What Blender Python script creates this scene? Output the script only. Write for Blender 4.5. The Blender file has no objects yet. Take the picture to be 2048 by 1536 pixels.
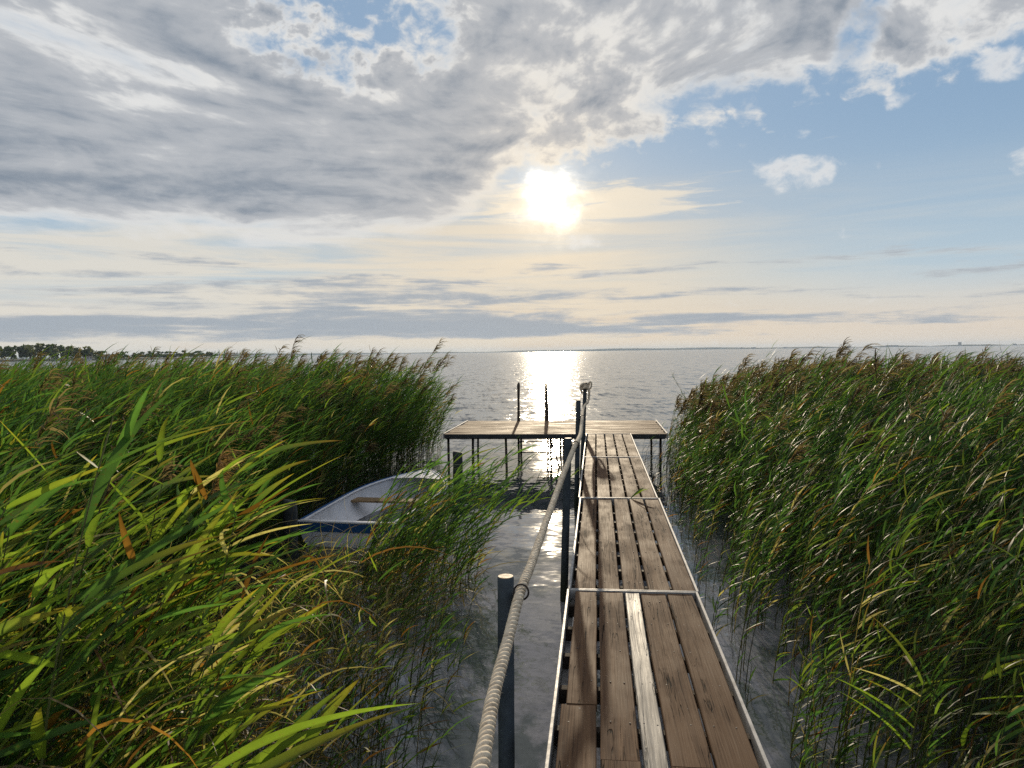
import bpy, bmesh, math, random
import numpy as np
from mathutils import Vector, Matrix

random.seed(11)
rng = np.random.default_rng(7)
scene = bpy.context.scene
COL = scene.collection
R = math.radians

# ------------------------------------------------------------------ camera
CAM_H = 2.35                      # eye above the water; the deck is 0.75 above it
DECK = 0.75
YAW, PITCH, ROLL = R(6.6), R(-2.48), R(0.8)
cam_data = bpy.data.cameras.new('camera')
cam_data.lens = 26.0
cam_data.sensor_width = 36.0
cam_data.clip_start = 0.05
cam_data.clip_end = 60000.0
cam = bpy.data.objects.new('camera', cam_data)
COL.objects.link(cam)
fw = Vector((-math.sin(YAW) * math.cos(PITCH), math.cos(YAW) * math.cos(PITCH), math.sin(PITCH)))
rt = Vector((math.cos(YAW), math.sin(YAW), 0))
up = rt.cross(fw)
rt2 = rt * math.cos(ROLL) - up * math.sin(ROLL)
up2 = up * math.cos(ROLL) + rt * math.sin(ROLL)
cam.matrix_world = Matrix.Translation((0, 0, CAM_H)) @ Matrix((rt2, up2, -fw)).transposed().to_4x4()
scene.camera = cam

# ------------------------------------------------------------------ sun and sky
SUN_AZ, SUN_EL = R(-3.57), R(11.44)          # azimuth right of +Y
SUN_DIR = Vector((math.sin(SUN_AZ) * math.cos(SUN_EL), math.cos(SUN_AZ) * math.cos(SUN_EL), math.sin(SUN_EL)))
sun_data = bpy.data.lights.new('sun', 'SUN')
sun_data.energy = 4.0
sun_data.angle = R(0.53)
sun_data.color = (1.0, 0.84, 0.61)
sun = bpy.data.objects.new('sun', sun_data)
sun.rotation_euler = (-SUN_DIR).to_track_quat('-Z', 'Y').to_euler()
sun.location = (0, 30, 40)
COL.objects.link(sun)

scene.view_settings.view_transform = 'Standard'
scene.view_settings.look = 'None'
scene.view_settings.exposure = 0.0
scene.view_settings.gamma = 1.0
scene.view_settings.use_curve_mapping = False
scene.cycles.use_denoising = False
scene.cycles.max_bounces = 5
scene.cycles.diffuse_bounces = 3
scene.cycles.glossy_bounces = 3
scene.cycles.transmission_bounces = 4
scene.cycles.transparent_max_bounces = 8
scene.cycles.volume_bounces = 0
scene.cycles.sample_clamp_indirect = 4.0


class X:
    """A node socket with arithmetic: builds Math nodes as it is used."""
    nt = None

    def __init__(self, s):
        self.s = s

    @staticmethod
    def m(op, *a, clamp=False):
        n = X.nt.nodes.new('ShaderNodeMath')
        n.operation = op
        n.use_clamp = clamp
        for i, v in enumerate(a):
            if isinstance(v, X):
                X.nt.links.new(v.s, n.inputs[i])
            else:
                n.inputs[i].default_value = v
        return X(n.outputs[0])

    def __add__(self, o): return X.m('ADD', self, o)
    def __radd__(self, o): return X.m('ADD', o, self)
    def __sub__(self, o): return X.m('SUBTRACT', self, o)
    def __rsub__(self, o): return X.m('SUBTRACT', o, self)
    def __mul__(self, o): return X.m('MULTIPLY', self, o)
    def __rmul__(self, o): return X.m('MULTIPLY', o, self)
    def __truediv__(self, o): return X.m('DIVIDE', self, o)
    def __rtruediv__(self, o): return X.m('DIVIDE', o, self)
    def __neg__(self): return X.m('MULTIPLY', self, -1.0)


def sstep(x, a, b):
    """smoothstep of x from a to b (a > b falls)"""
    n = X.nt.nodes.new('ShaderNodeMapRange')
    n.interpolation_type = 'SMOOTHSTEP'
    X.nt.links.new(x.s, n.inputs[0])
    if a < b:
        n.inputs[1].default_value, n.inputs[2].default_value = a, b
        n.inputs[3].default_value, n.inputs[4].default_value = 0, 1
    else:
        n.inputs[1].default_value, n.inputs[2].default_value = b, a
        n.inputs[3].default_value, n.inputs[4].default_value = 1, 0
    return X(n.outputs[0])


def curve(x, pts, lo, hi):
    """piecewise curve through pts on [lo, hi] by a float curve on 0..1"""
    n = X.nt.nodes.new('ShaderNodeFloatCurve')
    t = (x - lo) / (hi - lo)
    X.nt.links.new(t.s, n.inputs['Value'])
    c = n.mapping.curves[0]
    for i, (px, py) in enumerate(pts):
        q = ((px - lo) / (hi - lo), py)
        if i < 2:
            c.points[i].location = q
        else:
            c.points.new(*q)
    n.mapping.extend = 'HORIZONTAL'
    n.mapping.update()
    return X(n.outputs[0])


def combine(x, y, z=0.0):
    n = X.nt.nodes.new('ShaderNodeCombineXYZ')
    for i, v in enumerate((x, y, z)):
        if isinstance(v, X):
            X.nt.links.new(v.s, n.inputs[i])
        else:
            n.inputs[i].default_value = v
    return n.outputs[0]


def noise(vec, scale, detail=6.0, rough=0.55, dist=0.0, lac=2.0):
    n = X.nt.nodes.new('ShaderNodeTexNoise')
    X.nt.links.new(vec, n.inputs['Vector'])
    n.inputs['Scale'].default_value = scale
    n.inputs['Detail'].default_value = detail
    n.inputs['Roughness'].default_value = rough
    n.inputs['Lacunarity'].default_value = lac
    n.inputs['Distortion'].default_value = dist
    return X(n.outputs[0])


def cmix(a, b, f):
    """colour mix a -> b by f; a, b sockets or tuples"""
    n = X.nt.nodes.new('ShaderNodeMix')
    n.data_type = 'RGBA'
    if isinstance(f, X):
        X.nt.links.new(f.s, n.inputs[0])
    else:
        n.inputs[0].default_value = f
    for k, v in ((6, a), (7, b)):
        if isinstance(v, tuple):
            n.inputs[k].default_value = (*v, 1)
        else:
            X.nt.links.new(v, n.inputs[k])
    return n.outputs[2]


def cscale(c, f):
    n = X.nt.nodes.new('ShaderNodeVectorMath')
    n.operation = 'SCALE'
    if isinstance(c, tuple):
        n.inputs[0].default_value = c
    else:
        X.nt.links.new(c, n.inputs[0])
    if isinstance(f, X):
        X.nt.links.new(f.s, n.inputs['Scale'])
    else:
        n.inputs['Scale'].default_value = f
    return n.outputs[0]


def cadd(a, b):
    n = X.nt.nodes.new('ShaderNodeVectorMath')
    n.operation = 'ADD'
    for k, v in enumerate((a, b)):
        if isinstance(v, tuple):
            n.inputs[k].default_value = v
        else:
            X.nt.links.new(v, n.inputs[k])
    return n.outputs[0]

STREET = -28
SKYGAIN, SKYKNEE = 1.75, 0.19
PUFFS = ((14.4, 12.4, 3.4, 1.5, .36), (26.8, 17.4, 2.2, 1.3, .40), (20.7, 16.2, 1.1, .7, .27), (23, 12.0, 4.0, .9, .14), (28.0, 11.6, 1.7, 1.2, .28),
         (-1.0, 8.4, 1.9, .8, .30), (9.0, 14.6, 1.2, .6, .2), (14.6, 14.8, 1.2, .5, .24))


def build_world():
    w = bpy.data.worlds.new('World')
    scene.world = w
    w.use_nodes = True
    nt = w.node_tree
    nt.nodes.clear()
    X.nt = nt
    out = nt.nodes.new('ShaderNodeOutputWorld')
    bg = nt.nodes.new('ShaderNodeBackground')
    bg.inputs['Strength'].default_value = 0.1
    nt.links.new(bg.outputs[0], out.inputs[0])
    tc = nt.nodes.new('ShaderNodeTexCoord')
    sep = nt.nodes.new('ShaderNodeSeparateXYZ')
    nt.links.new(tc.outputs['Generated'], sep.inputs[0])
    dx, dy, dz = (X(sep.outputs[i]) for i in range(3))
    sky = nt.nodes.new('ShaderNodeTexSky')
    sky.sky_type = 'NISHITA'
    sky.sun_disc = False
    sky.sun_elevation = SUN_EL
    sky.sun_rotation = SUN_AZ
    sky.altitude = 50
    sky.air_density = 1.0
    sky.dust_density = 0.3
    sky.ozone_density = 4.0
    # azimuth and elevation in degrees
    az = X.m('ARCTAN2', dx, dy) * 57.29578
    el = X.m('ARCSINE', dz) * 57.29578
    dot = dx * SUN_DIR.x + dy * SUN_DIR.y + dz * SUN_DIR.z
    ang = X.m('ARCCOSINE', X.m('MINIMUM', dot, 1.0)) * 57.29578       # degrees from the sun
    zz = X.m('MAXIMUM', dz, 0.0) + 0.05
    px, py = dx / zz, dy / zz                                          # cloud-deck plane
    P = combine(px, py)
    AE = combine(az, el)

    # --- noises
    warp = noise(P, 0.55, 2, 0.5)
    wx = px + (warp - 0.5) * 1.4
    big = noise(combine(wx, py * 0.6, 3.1), 0.80, 4, 0.5)                            # cloud masses
    fine = noise(combine(wx, py * 0.62, 7.7), 2.6, 7, 0.58, 0.15)                     # puffs and tatters
    fine2 = noise(combine(wx - 0.01, py * 0.62 + 0.07, 7.7), 2.6, 4, 0.58, 0.15)      # the same, a step towards the sun
    # cloud streets drawn out across the deck
    ca, sa = math.cos(R(STREET)), math.sin(R(STREET))
    u, v = px * ca + py * sa, py * ca - px * sa
    street = noise(combine(u * 3.2 + warp * 1.0, v * 0.7, 1.3), 1.0, 5, 0.5)
    # thin banding of the stratus at left
    band = noise(combine(az * 0.075 + warp * 0.8, el * 0.60, 5.0), 1.0, 6, 0.56, 0.5)

    # rounded heads along the cloud edges
    pn = noise(combine(az, el * 1.35, 4.0), 0.55, 6, 0.57, 0.25)
    # --- lower edge of the main deck, elevation over azimuth
    edge = curve(az, [(-180, .30), (-60, .155), (-41, .175), (-14, .195), (-9.0, .235), (-4.4, .275), (1, .29), (8, .325), (16, .345), (28, .375), (60, .5), (180, .5)], -180, 180) * 50.0
    over = el - edge                                                   # degrees above the edge
    leftness = sstep(az, 0.0, -14.0)
    tatter = (fine - 0.5) * (7.0 - leftness * 3.0) + (big - 0.5) * 6.0 + (pn - 0.5) * 6.5 * (1.0 - leftness)
    cover = sstep(over + tatter, -0.9, 1.1)
    body = sstep(over + tatter * 0.75, -0.3, 3.0)
    # openings: a broken patch at the top, a slit at the upper right
    hx, hy = (az + 18.5) * 0.11, (el - 23.4) * 0.20
    hole = sstep(hx * hx + hy * hy, 1.6, 0.0) * (0.55 + (0.5 - pn) * 2.4)
    hx2, hy2 = (az - 18.4 - (el - 20.5) * 0.35) * 0.60, (el - 21.2) * 0.34
    hole2 = sstep(hx2 * hx2 + hy2 * hy2, 1.6, 0.0) * (0.6 + (0.5 - pn) * 1.5)
    low_left = leftness * sstep(el, 25.0, 14.0)
    streety = leftness * sstep(el, 13.0, 22.0)
    dens = big * 0.66 + (street - 0.5) * (0.10 + streety * 0.55) + (fine - 0.5) * (0.66 - low_left * 0.34) - hole * 0.40 - hole2 * 0.34 + low_left * 0.10 + 0.165
    alpha = cover * sstep(dens, 0.20, 0.44)
    cell = noise(combine(wx * 1.0, py * 0.70, 15.0), 3.6, 5, 0.55, 0.6)
    # thickness: thin cloud transmits, thick cloud is slate grey
    relief = (fine - fine2) * 2.2
    th = sstep(dens, 0.33, 0.52) * 0.42 + sstep(dens, 0.46, 0.76) * 0.40 + (band - 0.5) * 1.10 * low_left + low_left * 0.02 + relief * (0.75 - low_left * 0.45) + (pn - 0.5) * (0.40 - low_left * 0.25) + (cell - 0.5) * (1.05 - low_left * 0.45)
    th = (th + (1.0 - leftness) * 0.09) * (0.06 + body * 0.94)
    th = X.m('MAXIMUM', X.m('MINIMUM', th, 1.0), 0.0)

    # --- clear sky; the glare round the sun held down by the cloud in front of it
    smax = nt.nodes.new('ShaderNodeSeparateColor')
    nt.links.new(sky.outputs[0], smax.inputs[0])
    peak = X.m('MAXIMUM', X(smax.outputs[0]), X(smax.outputs[2]))
    base = cmix(cscale(sky.outputs[0], SKYGAIN / (1.0 + peak * SKYKNEE)), (3.9, 5.3, 6.7), 0.5)
    # milky, warm air near the horizon
    hz = sstep(el, 17.0, -0.5)
    warm = sstep(ang, 30.0, 3.0)
    hazecol = cmix((5.6, 6.5, 7.1), (7.6, 6.7, 5.4), warm)
    c = cmix(base, hazecol, hz * 0.80)
    c = cmix(c, cmix((7.9, 6.6, 5.2), (8.4, 6.6, 4.6), warm), sstep(el, 6.0, 1.0) * 0.85)

    # --- high veil: cream streaks low in the sky
    veil = noise(combine(az * 0.045, el * 0.60, 9.0), 1.0, 7, 0.6, 0.6)
    veilm = sstep(veil + (12.0 - el) * 0.012 * leftness, 0.36, 0.62) * sstep(el, 14.0, 8.0) * (0.25 + 0.75 * sstep(az, 14.0, -4.0))
    c = cmix(c, cmix((7.5, 7.1, 6.3), (8.3, 7.2, 5.6), warm), veilm * 0.9)
    # pale cloud streamer running right of the sun
    st = noise(combine(az * 0.16, el * 1.2, 2.0), 1.0, 7, 0.62, 0.5)
    stm = sstep(X.m('ABSOLUTE', el - 11.2 + az * 0.02), 2.6, 0.2) * sstep(az, 15.0, 2.0) * sstep(az, -18.0, -4.0)
    c = cmix(c, cmix((7.4, 7.2, 6.9), (9.0, 7.9, 6.2), warm), sstep(st + stm * 0.40, 0.66, 0.88) * 0.8)

    # --- low slate clouds near the horizon, streaked left, small heaps right
    low = noise(combine(az * 0.085, el * 1.05, 21.0), 1.0, 7, 0.62, 0.35)
    lowfine = noise(combine(az * 0.35, el * 1.3, 2.0), 1.0, 6, 0.6)
    lb = sstep(X.m('ABSOLUTE', el - 1.9), 1.3, 0.2) * (0.09 + 0.12 * sstep(az, 22.0, -5.0))
    lb2 = sstep(X.m('ABSOLUTE', el - 3.6), 3.2, 0.3) * 0.15 * sstep(az, 6.0, -10.0) * sstep(az, -50.0, -20.0)
    lowd = low + (lowfine - 0.5) * 0.30 + lb + lb2 - sstep(el, 6.5, 9.5) * 0.3 - sstep(el, 1.1, 0.5) * 0.4
    lowc = cmix((5.0, 5.1, 5.2), (3.3, 3.85, 4.5), sstep(lowd, 0.56, 0.78))
    c = cmix(c, lowc, sstep(lowd, 0.53, 0.70) * 0.88)

    # --- small fair-weather puffs in the blue at right
    pm = None
    for a0, e0, ra, re, k in PUFFS:
        qx, qy = (az - a0) / ra, (el - e0) / re
        g = sstep(qx * qx + qy * qy, 1.5, 0.0) * k
        pm = g if pm is None else X.m('MAXIMUM', pm, g)
    puff = pn + pm
    c = cmix(c, cmix((8.3, 8.2, 8.0), (6.0, 6.3, 6.7), sstep(puff, 0.86, 1.05)), sstep(puff, 0.64, 0.98) * 0.85)

    # --- the deck
    glow1 = X.m('EXPONENT', ang * -0.14)
    lit = cmix((7.7, 7.7, 7.6), (9.4, 8.3, 6.6), glow1)
    mid = cmix((4.7, 4.9, 5.2), (6.2, 5.8, 5.3), glow1)
    dark = cmix((2.3, 2.75, 3.35), (3.3, 3.4, 3.6), glow1)
    cc = cmix(lit, mid, sstep(th, 0.05, 0.42))
    cc = cmix(cc, dark, sstep(th, 0.36, 1.0))
    c = cmix(c, cc, alpha * 0.97)

    # --- the sun burning through the edge of the cloud
    veilsun = 1.0 - alpha * sstep(th, 0.1, 0.5) * 0.6
    ragged = ang + (fine - 0.5) * 2.6 + (pn - 0.5) * 3.6 + alpha * th * 1.2
    rg = X.m('MAXIMUM', ragged, 0.0)
    core = X.m('EXPONENT', rg * rg * -1.5)
    shoulder = X.m('EXPONENT', rg * rg * -0.36)
    aur = X.m('EXPONENT', X.m('MAXIMUM', ragged, 0.0) * -0.5)
    halo = X.m('EXPONENT', ang * -0.17)
    c = cadd(c, cscale((190.0, 155.0, 108.0), core))
    c = cadd(c, cscale((13.0, 11.2, 8.6), shoulder))
    c = cadd(c, cscale((4.6, 3.6, 2.1), aur * veilsun))
    c = cadd(c, cscale((0.8, 0.5, 0.2), halo * veilsun))
    # below the horizon: the sky's lowest tone carried on (hidden by the lake)
    c = cmix(c, (4.6, 4.3, 3.9), sstep(el, -0.3, -3.0))
    nt.links.new(c, bg.inputs['Color'])
    w.cycles.sampling_method = 'MANUAL'
    w.cycles.sample_map_resolution = 512


build_world()


# ------------------------------------------------------------------ materials
def new_mat(name):
    m = bpy.data.materials.new(name)
    m.use_nodes = True
    nt = m.node_tree
    nt.nodes.clear()
    X.nt = nt
    out = nt.nodes.new('ShaderNodeOutputMaterial')
    b = nt.nodes.new('ShaderNodeBsdfPrincipled')
    nt.links.new(b.outputs[0], out.inputs[0])
    return m, nt, b, out


def obj_coord(kind='Object'):
    t = X.nt.nodes.new('ShaderNodeTexCoord')
    s = X.nt.nodes.new('ShaderNodeSeparateXYZ')
    X.nt.links.new(t.outputs[kind], s.inputs[0])
    return tuple(X(s.outputs[i]) for i in range(3))


def obj_random():
    return X(X.nt.nodes.new('ShaderNodeObjectInfo').outputs['Random'])


def bump(b, h, dist=0.01, strength=1.0):
    n = X.nt.nodes.new('ShaderNodeBump')
    n.inputs['Distance'].default_value = dist
    n.inputs['Strength'].default_value = strength
    X.nt.links.new(h.s, n.inputs['Height'])
    X.nt.links.new(n.outputs[0], b.inputs['Normal'])


def link(c, sock):
    X.nt.links.new(c.s if isinstance(c, X) else c, sock)


def wood_mat(name, a, bcol, dirt, rough=(0.42, 0.7), long='Y', grain=1.0, worn=None, spec=0.04):
    """planks: fibres run along one axis, every board its own tone, knots and wear"""
    m, nt, b, out = new_mat(name)
    x, y, z = obj_coord()
    if long == 'X':
        x, y = y, x
    r = obj_random()
    off = r * 37.0
    g1 = noise(combine(x * 34.0 * grain + off, y * 1.1 + off, z * 14.0), 1.0, 6, 0.6, 0.5)
    g2 = noise(combine(x * 150.0 * grain + off, y * 3.0, z * 40.0), 1.0, 3, 0.6)
    blot = noise(combine(x * 3.0 + off, y * 1.3 + off * 2.0, 0.0), 1.0, 5, 0.6)
    knot = noise(combine(x * 9.0 + off, y * 2.4 - off, 0.0), 1.0, 2, 0.4, 0.2)
    wear = noise(combine(x * 26.0 - off, y * 20.0, 0.0), 1.0, 5, 0.65)
    c = cmix(a, bcol, sstep(g1 + (r - 0.5) * 0.35, 0.32, 0.68))
    c = cmix(c, dirt, sstep(g2 * 0.5 + blot * 0.6, 0.52, 0.72) * 0.6)
    c = cmix(c, tuple(v * 0.45 for v in dirt), sstep(knot, 0.73, 0.79) * 0.8)
    if worn:
        c = cmix(c, worn, sstep(wear * 0.6 + blot * 0.5, 0.60, 0.74) * 0.5)
    # drying cracks along the grain, lichen and droppings
    ck = noise(combine(x * 22.0 - off, y * 0.8 + off, 2.0), 1.0, 3, 0.5, 0.3)
    crack = sstep(X.m('ABSOLUTE', ck - 0.5), 0.012, 0.003) * sstep(blot, 0.46, 0.56)
    c = cmix(c, tuple(v * 0.25 for v in dirt), crack)
    spot = noise(combine(x * 30.0 + off, y * 30.0, 7.0), 1.0, 1, 0.4)
    c = cmix(c, (0.42, 0.41, 0.38), sstep(spot, 0.80, 0.83) * 0.8)
    c = cscale(c, 0.70 + r * 0.38)
    link(c, b.inputs['Base Color'])
    link(rough[0] + (rough[1] - rough[0]) * sstep(blot + (g2 - 0.5) * 0.4, 0.3, 0.7), b.inputs['Roughness'])
    b.inputs['Specular IOR Level'].default_value = spec
    bump(b, g1 * 0.6 + g2 * 0.4 - sstep(knot, 0.73, 0.79) * 0.4 - crack, 0.004, 0.8)
    return m


def plain_mat(name, a, bcol=None, rough=0.5, metal=0.0, scale=20.0, bumpd=0.002, spec=0.5, stain=None, algae=None):
    m, nt, b, out = new_mat(name)
    x, y, z = obj_coord()
    n1 = noise(combine(x, y, z), scale, 6, 0.62)
    n2 = noise(combine(x, y, z * 0.35), scale * 0.23, 4, 0.6)
    c = cmix(a, bcol or tuple(v * 0.6 for v in a), sstep(n1 * 0.6 + n2 * 0.5, 0.42, 0.72))
    if stain:
        c = cmix(c, stain, sstep(n2, 0.53, 0.68) * 0.7)
    link(c, b.inputs['Base Color'])
    if algae:
        c = cmix(c, algae, sstep(z + (n2 - 0.5) * 0.5, 0.42, 0.12) * 0.85)
        link(c, b.inputs['Base Color'])
    link((rough - 0.1) + n1 * 0.25, b.inputs['Roughness'])
    b.inputs['Metallic'].default_value = metal
    b.inputs['Specular IOR Level'].default_value = spec
    bump(b, n1, bumpd, 0.6)
    return m


def leaf_mat(name, trans=0.5, rough=0.45):
    """thin leaf: the colour attribute 'tint' on both faces, light passing through"""
    m, nt, b, out = new_mat(name)
    at = nt.nodes.new('ShaderNodeAttribute')
    at.attribute_name = 'tint'
    x, y, z = obj_coord()
    n = noise(combine(x, y, z), 9.0, 3, 0.6)
    c = cscale(at.outputs['Color'], 0.65 + n * 0.7)
    spot = noise(combine(x, y, z), 70.0, 3, 0.6)
    c = cmix(c, (0.10, 0.06, 0.022), sstep(spot + (n - 0.5) * 0.5, 0.60, 0.72) * 0.6)
    link(c, b.inputs['Base Color'])
    b.inputs['Roughness'].default_value = rough
    b.inputs['Specular IOR Level'].default_value = 0.13
    tr = nt.nodes.new('ShaderNodeBsdfTranslucent')
    mul = nt.nodes.new('ShaderNodeVectorMath')
    mul.operation = 'MULTIPLY'
    nt.links.new(c, mul.inputs[0])
    mul.inputs[1].default_value = (2.3, 2.7, 1.2)
    nt.links.new(mul.outputs[0], tr.inputs['Color'])
    mx = nt.nodes.new('ShaderNodeMixShader')
    mx.inputs[0].default_value = trans
    nt.links.new(b.outputs[0], mx.inputs[1])
    nt.links.new(tr.outputs[0], mx.inputs[2])
    nt.links.new(mx.outputs[0], out.inputs[0])
    return m


def water_mat():
    m, nt, b, out = new_mat('lake_water')
    x, y, z = obj_coord()
    # sheltered among the reeds and behind the platform, wind ripple beyond
    lee = noise(combine(x * 0.35, y * 0.5, 0.0), 1.0, 2, 0.5)
    openw = sstep(y + (lee - 0.5) * 5.0, 11.5, 23.0)
    calm = noise(combine(x * 0.9, y * 1.7, 4.0), 1.0, 3, 0.55)
    amp = 0.10 + openw * 0.48 + sstep(calm, 0.50, 0.66) * 0.10

    def cn(vec, scale, detail, rough):
        n = nt.nodes.new('ShaderNodeTexNoise')
        nt.links.new(vec, n.inputs['Vector'])
        n.inputs['Scale'].default_value = scale
        n.inputs['Detail'].default_value = detail
        n.inputs['Roughness'].default_value = rough
        s = nt.nodes.new('ShaderNodeSeparateColor')
        nt.links.new(n.outputs['Color'], s.inputs[0])
        return X(s.outputs[0]) - 0.5, X(s.outputs[1]) - 0.5
    ax, ay = cn(combine(x * 0.75, y * 1.25, 0.0), 1.1, 4, 0.62)
    bx_, by_ = cn(combine(x * 0.8, y * 1.5, 3.0), 7.0, 3, 0.6)
    # wave groups running on the wind, still readable at a distance
    cx_, cy_ = cn(combine(x * 2.6 + y * 0.5, y * 0.42 - x * 0.1, 6.0), 1.0, 5, 0.75)
    nx = (ax * 0.8 + bx_ * 0.8 + cx_ * 1.3 * openw) * amp * 0.82
    ny = (ay * 1.0 + by_ * 0.9 + cy_ * 1.3 * openw) * amp
    nrm = nt.nodes.new('ShaderNodeVectorMath')
    nrm.operation = 'NORMALIZE'
    nt.links.new(combine(nx, ny, 1.0), nrm.inputs[0])
    nt.links.new(nrm.outputs[0], b.inputs['Normal'])
    # silty shallows with drifting weed near the shore, deep grey-blue beyond
    weed = noise(combine(x * 1.1, y * 0.8, 8.0), 1.3, 6, 0.65, 0.6)
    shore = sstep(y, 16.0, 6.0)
    deep = (0.022, 0.036, 0.045)
    silt = cmix((0.21, 0.21, 0.235), (0.075, 0.088, 0.09), sstep(weed + (calm - 0.5) * 0.3, 0.49, 0.60))
    # broken film and fine drifting bits on the shallows
    film = noise(combine(x * 1.0, y * 1.4, 12.0), 9.0, 6, 0.7, 0.8)
    silt = cmix(silt, (0.05, 0.058, 0.06), sstep(film, 0.44, 0.64) * 0.40)
    bits = noise(combine(x, y, 30.0), 60.0, 2, 0.5)
    silt = cmix(silt, (0.20, 0.19, 0.15), sstep(bits, 0.74, 0.80) * 0.7)
    # shade under the reed stands painted into the colour, paler silt in the channel
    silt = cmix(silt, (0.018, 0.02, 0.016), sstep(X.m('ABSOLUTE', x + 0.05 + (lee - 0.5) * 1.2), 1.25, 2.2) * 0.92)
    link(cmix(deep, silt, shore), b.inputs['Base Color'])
    link(0.035 + openw * 0.055, b.inputs['Roughness'])
    b.inputs['IOR'].default_value = 1.36
    b.inputs['Specular IOR Level'].default_value = 0.5
    return m


M = {}
M['water'] = water_mat()
M['deck'] = wood_mat('deck_board', (0.180, 0.105, 0.060), (0.105, 0.060, 0.036), (0.055, 0.039, 0.033), (0.62, 0.8), 'Y', 1.0, (0.18, 0.13, 0.09))
M['deckx'] = wood_mat('platform_board', (0.30, 0.20, 0.125), (0.17, 0.108, 0.068), (0.09, 0.065, 0.05), (0.6, 0.8), 'X')
M['greyboard'] = wood_mat('weathered_board', (0.19, 0.18, 0.175), (0.158, 0.15, 0.15), (0.095, 0.088, 0.085), (0.45, 0.62), 'Y', 0.5, (0.17, 0.13, 0.10), 0.3)
M['joist'] = wood_mat('joist_timber', (0.07, 0.055, 0.045), (0.045, 0.036, 0.03), (0.025, 0.022, 0.02), (0.6, 0.8), 'X')
M['alu'] = plain_mat('aluminium_rail', (0.40, 0.39, 0.385), (0.27, 0.265, 0.26), 0.55, 0.3, 30.0, 0.001, 0.3, (0.19, 0.18, 0.17))
M['steel'] = plain_mat('weathered_rail', (0.07, 0.055, 0.04), (0.045, 0.035, 0.028), 0.7, 0.0, 30.0, 0.002, 0.2)
M['iron'] = plain_mat('dark_iron', (0.035, 0.035, 0.038), (0.06, 0.035, 0.02), 0.5, 0.8, 40.0)
M['screw'] = plain_mat('screw_head', (0.13, 0.12, 0.115), (0.06, 0.05, 0.045), 0.6, 0.3, 60.0, 0.001, 0.2)
M['post'] = plain_mat('weathered_post', (0.060, 0.076, 0.092), (0.03, 0.038, 0.046), 0.7, 0.0, 14.0, 0.008, 0.2, (0.075, 0.078, 0.07), (0.022, 0.026, 0.012))
M['sawn'] = plain_mat('sawn_end', (0.42, 0.28, 0.15), (0.26, 0.15, 0.08), 0.6, 0.0, 40.0, 0.003)
M['pile'] = plain_mat('dark_pile', (0.035, 0.04, 0.045), (0.02, 0.022, 0.022), 0.7, 0.0, 10.0, 0.008)
M['rope'] = plain_mat('rope_fibre', (0.70, 0.60, 0.46), (0.52, 0.42, 0.31), 0.75, 0.0, 90.0, 0.004, 0.15, (0.33, 0.265, 0.19))
M['white'] = plain_mat('white_gelcoat', (0.74, 0.73, 0.76), (0.64, 0.63, 0.66), 0.62, 0.0, 5.0, 0.0006, 0.15, (0.42, 0.41, 0.38))
M['blue'] = plain_mat('blue_paint', (0.03, 0.10, 0.26), (0.022, 0.07, 0.18), 0.7, 0.0, 9.0, 0.001, 0.1, (0.08, 0.12, 0.2))
M['thwart'] = wood_mat('thwart_board', (0.40, 0.27, 0.15), (0.28, 0.18, 0.1), (0.16, 0.11, 0.07), (0.4, 0.6), 'X')
M['leaf'] = leaf_mat('reed_leaf', 0.56)
M['stem'] = leaf_mat('reed_stem', 0.1, 0.75)
M['plume'] = leaf_mat('reed_plume', 0.35, 0.7)
M['mud'] = plain_mat('mud_bank', (0.05, 0.042, 0.032), (0.03, 0.026, 0.02), 0.8, 0.0, 3.0, 0.03)
M['crown'] = leaf_mat('tree_foliage', 0.3, 0.6)
M['trunk'] = plain_mat('tree_bark', (0.05, 0.04, 0.03), None, 0.8, 0.0, 1.0, 0.02)
M['land'] = plain_mat('far_land', (0.055, 0.065, 0.04), (0.04, 0.05, 0.035), 0.9, 0.0, 0.02, 0.1)
M['house'] = plain_mat('pale_render', (0.55, 0.54, 0.52), (0.45, 0.44, 0.42), 0.8, 0.0, 0.3, 0.01)
M['roof'] = plain_mat('dull_roof', (0.16, 0.12, 0.10), (0.11, 0.09, 0.08), 0.8, 0.0, 0.5, 0.01)
M['glass'] = plain_mat('window_glass', (0.03, 0.04, 0.05), (0.02, 0.03, 0.04), 0.15, 0.0, 0.5, 0.0001)


# ------------------------------------------------------------------ helpers
def props(o, label=None, cat=None, group=None, kind=None):
    if label: o['label'] = label
    if cat: o['category'] = cat
    if group: o['group'] = group
    if kind: o['kind'] = kind
    return o


def put(name, mesh, mat, parent=None, loc=None, rot=None):
    o = bpy.data.objects.new(name, mesh)
    COL.objects.link(o)
    if mat is not None and mesh is not None and not mesh.materials:
        mesh.materials.append(mat)
    if parent is not None:
        o.parent = parent
    if loc is not None:
        o.location = loc
    if rot is not None:
        o.rotation_euler = rot
    return o


def thing(name, loc, label, cat, group=None, rotz=0.0):
    o = bpy.data.objects.new(name, None)
    o.empty_display_size = 0.1
    COL.objects.link(o)
    o.location = loc
    o.rotation_euler = (0, 0, rotz)
    return props(o, label, cat, group)


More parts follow.
